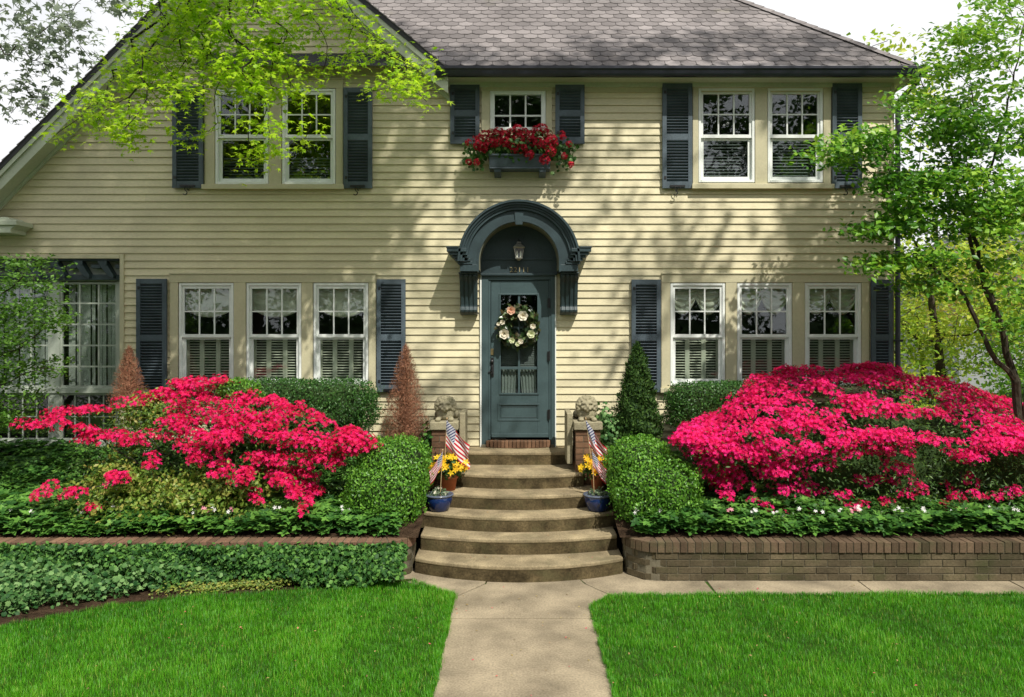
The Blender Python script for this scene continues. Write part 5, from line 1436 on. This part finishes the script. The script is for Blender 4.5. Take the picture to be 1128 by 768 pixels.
# ---- layered tree at the right corner
T=[];D=lambda: rng.uniform(8.0,9.5)
layers=[([(905,172),(935,165),(965,175),(1000,170)],8,9),([(940,152),(985,145),(1040,150),(1100,130)],8,16),([(975,200),(1010,205),(1060,200),(1128,190)],9,26),
 ([(985,120),(1040,115),(1100,100),(1160,90)],9,16),([(1020,80),(1080,70),(1150,60)],9,14),([(1060,40),(1110,30),(1180,20)],8,12),([(1090,5),(1150,-10)],8,8),
 ([(950,253),(990,250),(1050,255),(1128,245)],8,22),([(955,287),(1000,283),(1060,292),(1128,290)],8,20),([(985,230),(1050,225),(1160,220)],9,20),([(1000,310),(1060,320),(1128,325),(1180,320)],9,16),
 ([(920,183),(912,170),(945,186)],5,5),([(1050,165),(1100,165),(1180,160)],9,14),([(1100,360),(1150,350)],10,6),([(1040,240),(1090,235),(1190,230)],16,24),([(1030,140),(1090,135),(1190,130)],14,16),([(1020,180),(1128,215),(1200,200)],12,20)]
for pts,wy,n in layers:
    pts=np.array(pts,float)
    for k in range(n):
        s=rng.random()*(len(pts)-1); i=int(s); f=s-i; q=pts[i]*(1-f)+pts[i+1]*f if i+1<len(pts) else pts[-1]
        d=rng.uniform(8.1,9.4) if q[0]>985 else rng.uniform(8.2,9.3)
        T.append(W(q[0]+rng.normal(0,6),q[1]+rng.normal(0,wy*.6),d))
b=lambda px,py,d=8.85: tuple(W(px,py,d))
stems=[([b(1124,520,8.9),b(1122,455,8.9),b(1114,405,8.9),b(1100,350,8.85),b(1082,300,8.8),b(1068,262,8.8),b(1055,215,8.8),b(1048,150,8.8)],[.058,.052,.042,.038,.03,.022,.016,.010]),
       ([b(1118,425,8.9),b(1090,385,8.75),b(1072,345,8.7),b(1062,325,8.7),b(1040,305,8.7),b(1018,285,8.7),b(1005,262,8.7)],[.035,.03,.026,.022,.018,.014,.01]),
       ([b(1100,350,8.85),b(1085,310,9.0),b(1070,255,9.0),b(1090,190,9.0),b(1110,110,9.0),b(1130,20,9.0)],[.032,.026,.022,.017,.012,.008]),
       ([b(1123,470,8.9),b(1140,400,8.8),b(1150,330,8.8),b(1130,250,8.8),b(1120,200,8.8)],[.036,.03,.022,.016,.01])]
tree('dogwood_tree',b(1124,520,8.9),stems,np.array(T),64,.15,.082,M['dog'],'small layered green tree with several slim stems at the right corner of the house','tree',tpl=LEAF,flat=.3,step=.16,tipr=.003,exp=2.4,bend=.25,pathw=.2,wig=.025,normal=(0,-.45,1),jit=.6)
# ---- sapling at the far left in front of the sun room
T=[]
for (px,py) in samplepoly([(-120,280),(0,283),(45,283),(62,300),(50,325),(75,345),(85,360),(60,375),(75,395),(45,425),(40,460),(10,480),(-120,480)],280): T.append(W(px,py,rng.uniform(8.5,9.3)))
stems=[([b(-115,600,8.9),b(-105,480,8.9),b(-80,440,8.9),b(-40,410,8.9),b(20,385,8.9),b(45,365,8.9)],[.06,.05,.035,.025,.015,.008]),([b(-100,470,8.9),b(-60,390,8.8),b(-20,345,8.8),b(25,305,8.8)],[.035,.025,.018,.008]),([b(-60,425,8.9),b(0,425,8.8),b(50,405,8.8)],[.02,.012,.006])]
tree('sapling_tree',b(-115,600,8.9),stems,np.array(T),40,.11,.055,M['sap'],'light leaved sapling reaching across the sunroom windows at the left','tree',tpl=LEAF,flat=.4,step=.14,tipr=.0028,exp=2.4,bend=.25,pathw=.2,wig=.03,bark='twig',jit=.5)

# ---- background trees on the right, behind the house
def bgtree(name,x,y,h,rx,rz,n,per,r,size,mat,label,seed=0,zc=None,skirt=.25):
    zc=zc or h-rz
    u=unit(rng.normal(0,1,(n,3)))*rng.uniform(.35,1,(n,1))**.6; T=np.array([x,y,zc])+u*np.array([rx,rx,rz]); T=T[T[:,2]>.3]
    s=[([(x,y,-.1),(x+.1,y,h*.25),(x-.1,y,h*.5),(x,y,h*.8)],[h*.022,h*.018,h*.012,h*.004])]
    tree(name,(x,y,0),s,T,per,r,size,mat,label,'tree',flat=.5,step=.4,tipr=.008,exp=2.4,bend=.3,pathw=.2,wig=.06,group='trees beyond the house')
bgtree('background_tree',9.2,6.5,6.2,2.0,2.3,110,60,.30,.13,M['yel'],'yellow green tree just past the right corner of the house')
bgtree('background_tree',11.0,5.2,3.4,1.8,1.4,80,60,.28,.11,M['midg'],'low mid green bushy tree behind the right azalea')
bgtree('background_tree',13.4,9.5,6.0,2.4,2.4,60,40,.36,.16,M['rust'],'rosy orange leaved tree glimpsed behind the layered tree')
bgtree('background_tree',16.5,13,8,3.0,3.4,120,50,.45,.2,M['midg'],'taller green tree at the far right beyond the driveway')
bgtree('background_tree',8.3,7.5,9.3,1.9,2.6,42,34,.30,.15,M['yel'],'tall thin crowned tree rising above the right roof corner',zc=6.9)
bgtree('background_tree',7.4,9.5,5.0,1.7,2.4,90,50,.3,.14,M['midg'],'green leafy tree directly behind the downspout corner')
bgtree('background_tree',14.5,7.5,4.4,2.6,2.0,120,70,.35,.14,M['yel'],'broad yellow green tree low beyond the pink azalea at the frame edge')
bgtree('background_tree',12.8,14,5.0,2.6,2.2,90,50,.4,.18,M['yel'],'bright yellow green rounded tree far behind beside the pale house')
# hedge/far shrub row
for i,(x,y,r) in enumerate(((7.3,3.6,.9),(9.4,3.2,1.0))):
    bush('background_shrub',[((x,y,r*.9),(r,r,r*.95))],5000,.09,M['midg'] if i else M['yel'],['mound shaped yellow green shrub behind the downspout corner','mound shaped green shrub behind the pink azalea at the right'][i],'shrub',p=2,jit=.7,shell=(.7,1.1),lump=.2)
# ---- neighbour house and drive
nh=empty('neighbour_house',(21.5,24,0),'pale grey neighbouring house glimpsed through the trees at the right','house')
b_=MB(); b_.box(17.5,26,20,28,-.1,4.2); b_.build('wall',M['nwall'],nh)
b_=MB(); b_.prism([(17,4.1),(26.5,4.1),(21.7,7.2)],19.6,28.4,axis='y'); b_.build('roof',M['nroof'],nh)
for xx in (18.4,20.6,23):
    b_=MB(); b_.box(xx-.08,xx+1.28,19.93,19.998,1.8,3.5); w=b_.build('window',M['white'],nh); b_=MB(); b_.box(xx,xx+1.2,19.90,19.925,1.88,2.6); b_.box(xx,xx+1.2,19.90,19.925,2.66,3.42); b_.build('pane',M['roofdark'],w)
s=MB(); s.box(6.5,60,8.6,12.4,-.05,-.004); s.box(9,12.5,-2.6,8.59,-.05,-.005); s.build('driveway',M['road'],kind='structure')
# ---- across the street (seen mirrored in the panes)
for i,(x,y,h,rx) in enumerate(((-20,-30,15,6),(-10,-33,17,6.5),(0,-30,16,6),(9,-34,17,6.5),(19,-30,16,6.5))):
    u=unit(rng.normal(0,1,(150,3)))*rng.uniform(.4,1,(150,1))**.5; T=np.array([x,y,h*.58])+u*np.array([rx,rx,h*.42]); T=T[T[:,2]>2]
    tree('street_tree',(x,y,0),[([(x,y,-.1),(x,y,h*.3),(x+.2,y,h*.7)],[.35,.3,.1])],T,90,.7,.42,M['canopyg'],'large leafy tree across the street, seen only mirrored in the window panes','tree',flat=.6,step=.8,tipr=.02,exp=2.3,wig=.1,group='trees across the street')
for i in range(7): bush('street_shrub',[((-24+8*i,-25.5,1.3),(4.2,1.4,1.9))],2500,.34,M['canopyg'],'large shrub across the street, seen only mirrored in the window panes','shrub','shrubs across the street',p=2.3,lump=.2)
s=MB(); s.box(-80,80,-22,-14,-.05,-.003); s.build('street',M['road'],kind='structure')

q=np.stack([rng.uniform(-3.2,3.4,260),rng.uniform(-5.4,-2.5,260)],1)
P=np.stack([q[:,0],q[:,1],np.where((q[:,0]>-.58)&(q[:,0]<.69)|((q[:,1]>-2.82)&(q[:,0]>.7)),.007,.045)],1); P=P[(rng.random(260)<.5)|(P[:,2]<.02)]
P2=np.stack([rng.uniform(-1.,1.05,40),np.zeros(40),np.zeros(40)],1); 
for k_ in range(40):
    n_=rng.integers(0,5); w_,ys_,yf_=spec[n_]; P2[k_]=(rng.uniform(-w_,w_)*.8,(spec[n_+1][2])-.05-.12*rng.random() ,(n_+1)*RS+.004)
P=np.concatenate([P,P2]); o=leafobj('leaf_litter',leafmat('litter',[(.10,.06,.03),(.22,.15,.06),(.35,.28,.10),(.55,.05,.12)],trans=.1,rough=.8),None,[scatter(LEAF,P,frames(np.tile([0,0,1.],(len(P),1)),.25),rng.uniform(.012,.03,len(P)))]); put(o,'scattered tiny fallen leaves and petals on the walk and lawn','leaf litter',kind='stuff')
# ================================================================= LIGHT + CAMERA
w=bpy.data.worlds.new('World'); sc.world=w; w.use_nodes=True; nt=w.node_tree; L=nt.links; bg=nt.nodes['Background']
sky=N(nt,'ShaderNodeTexSky',sky_type='NISHITA'); sky.sun_disc=False; sky.sun_elevation=math.radians(SUN_EL); sky.sun_rotation=math.radians(180-SUN_AZ); sky.air_density=1; sky.dust_density=3; sky.ozone_density=1
tc=N(nt,'ShaderNodeTexCoord'); n1=N(nt,'ShaderNodeTexNoise'); n1.inputs['Scale'].default_value=2.2; n1.inputs['Detail'].default_value=6; n1.inputs['Roughness'].default_value=.55
L.new(tc.outputs['Generated'],n1.inputs['Vector']); r=ramp(nt,[(.30,(.75,)*3),(.50,(1,)*3)]); L.new(n1.outputs[0],r.inputs[0])
mx=N(nt,'ShaderNodeMix',data_type='RGBA'); L.new(r.outputs[0],mx.inputs[0]); L.new(sky.outputs[0],mx.inputs[6]); mx.inputs[7].default_value=(12.2,12.3,12.5,1)
L.new(mx.outputs[2],bg.inputs['Color']); bg.inputs['Strength'].default_value=.075
l=bpy.data.lights.new('sun','SUN'); l.energy=4.9; l.angle=math.radians(.7); l.color=(1,.95,.86); lo=bpy.data.objects.new('sun',l); COL.objects.link(lo)
lo.rotation_euler=Vector(tuple(sd)).to_track_quat('Z','Y').to_euler(); lo.location=tuple(sd*30)
cam=bpy.data.cameras.new('camera'); co=bpy.data.objects.new('camera',cam); COL.objects.link(co); co.location=(0,-D0,EYE); co.rotation_euler=(pi/2,0,0)
cam.lens=36*F/1128; cam.sensor_width=36; cam.shift_x=-4/1128; cam.shift_y=-24/1128; cam.clip_end=1500; cam.clip_start=.05; sc.camera=co
sc.render.engine='CYCLES'; sc.view_settings.view_transform='Standard'; sc.view_settings.look='None'; sc.view_settings.gamma=1; sc.view_settings.exposure=.20
sc.cycles.max_bounces=8; sc.cycles.transparent_max_bounces=12; sc.cycles.glossy_bounces=4
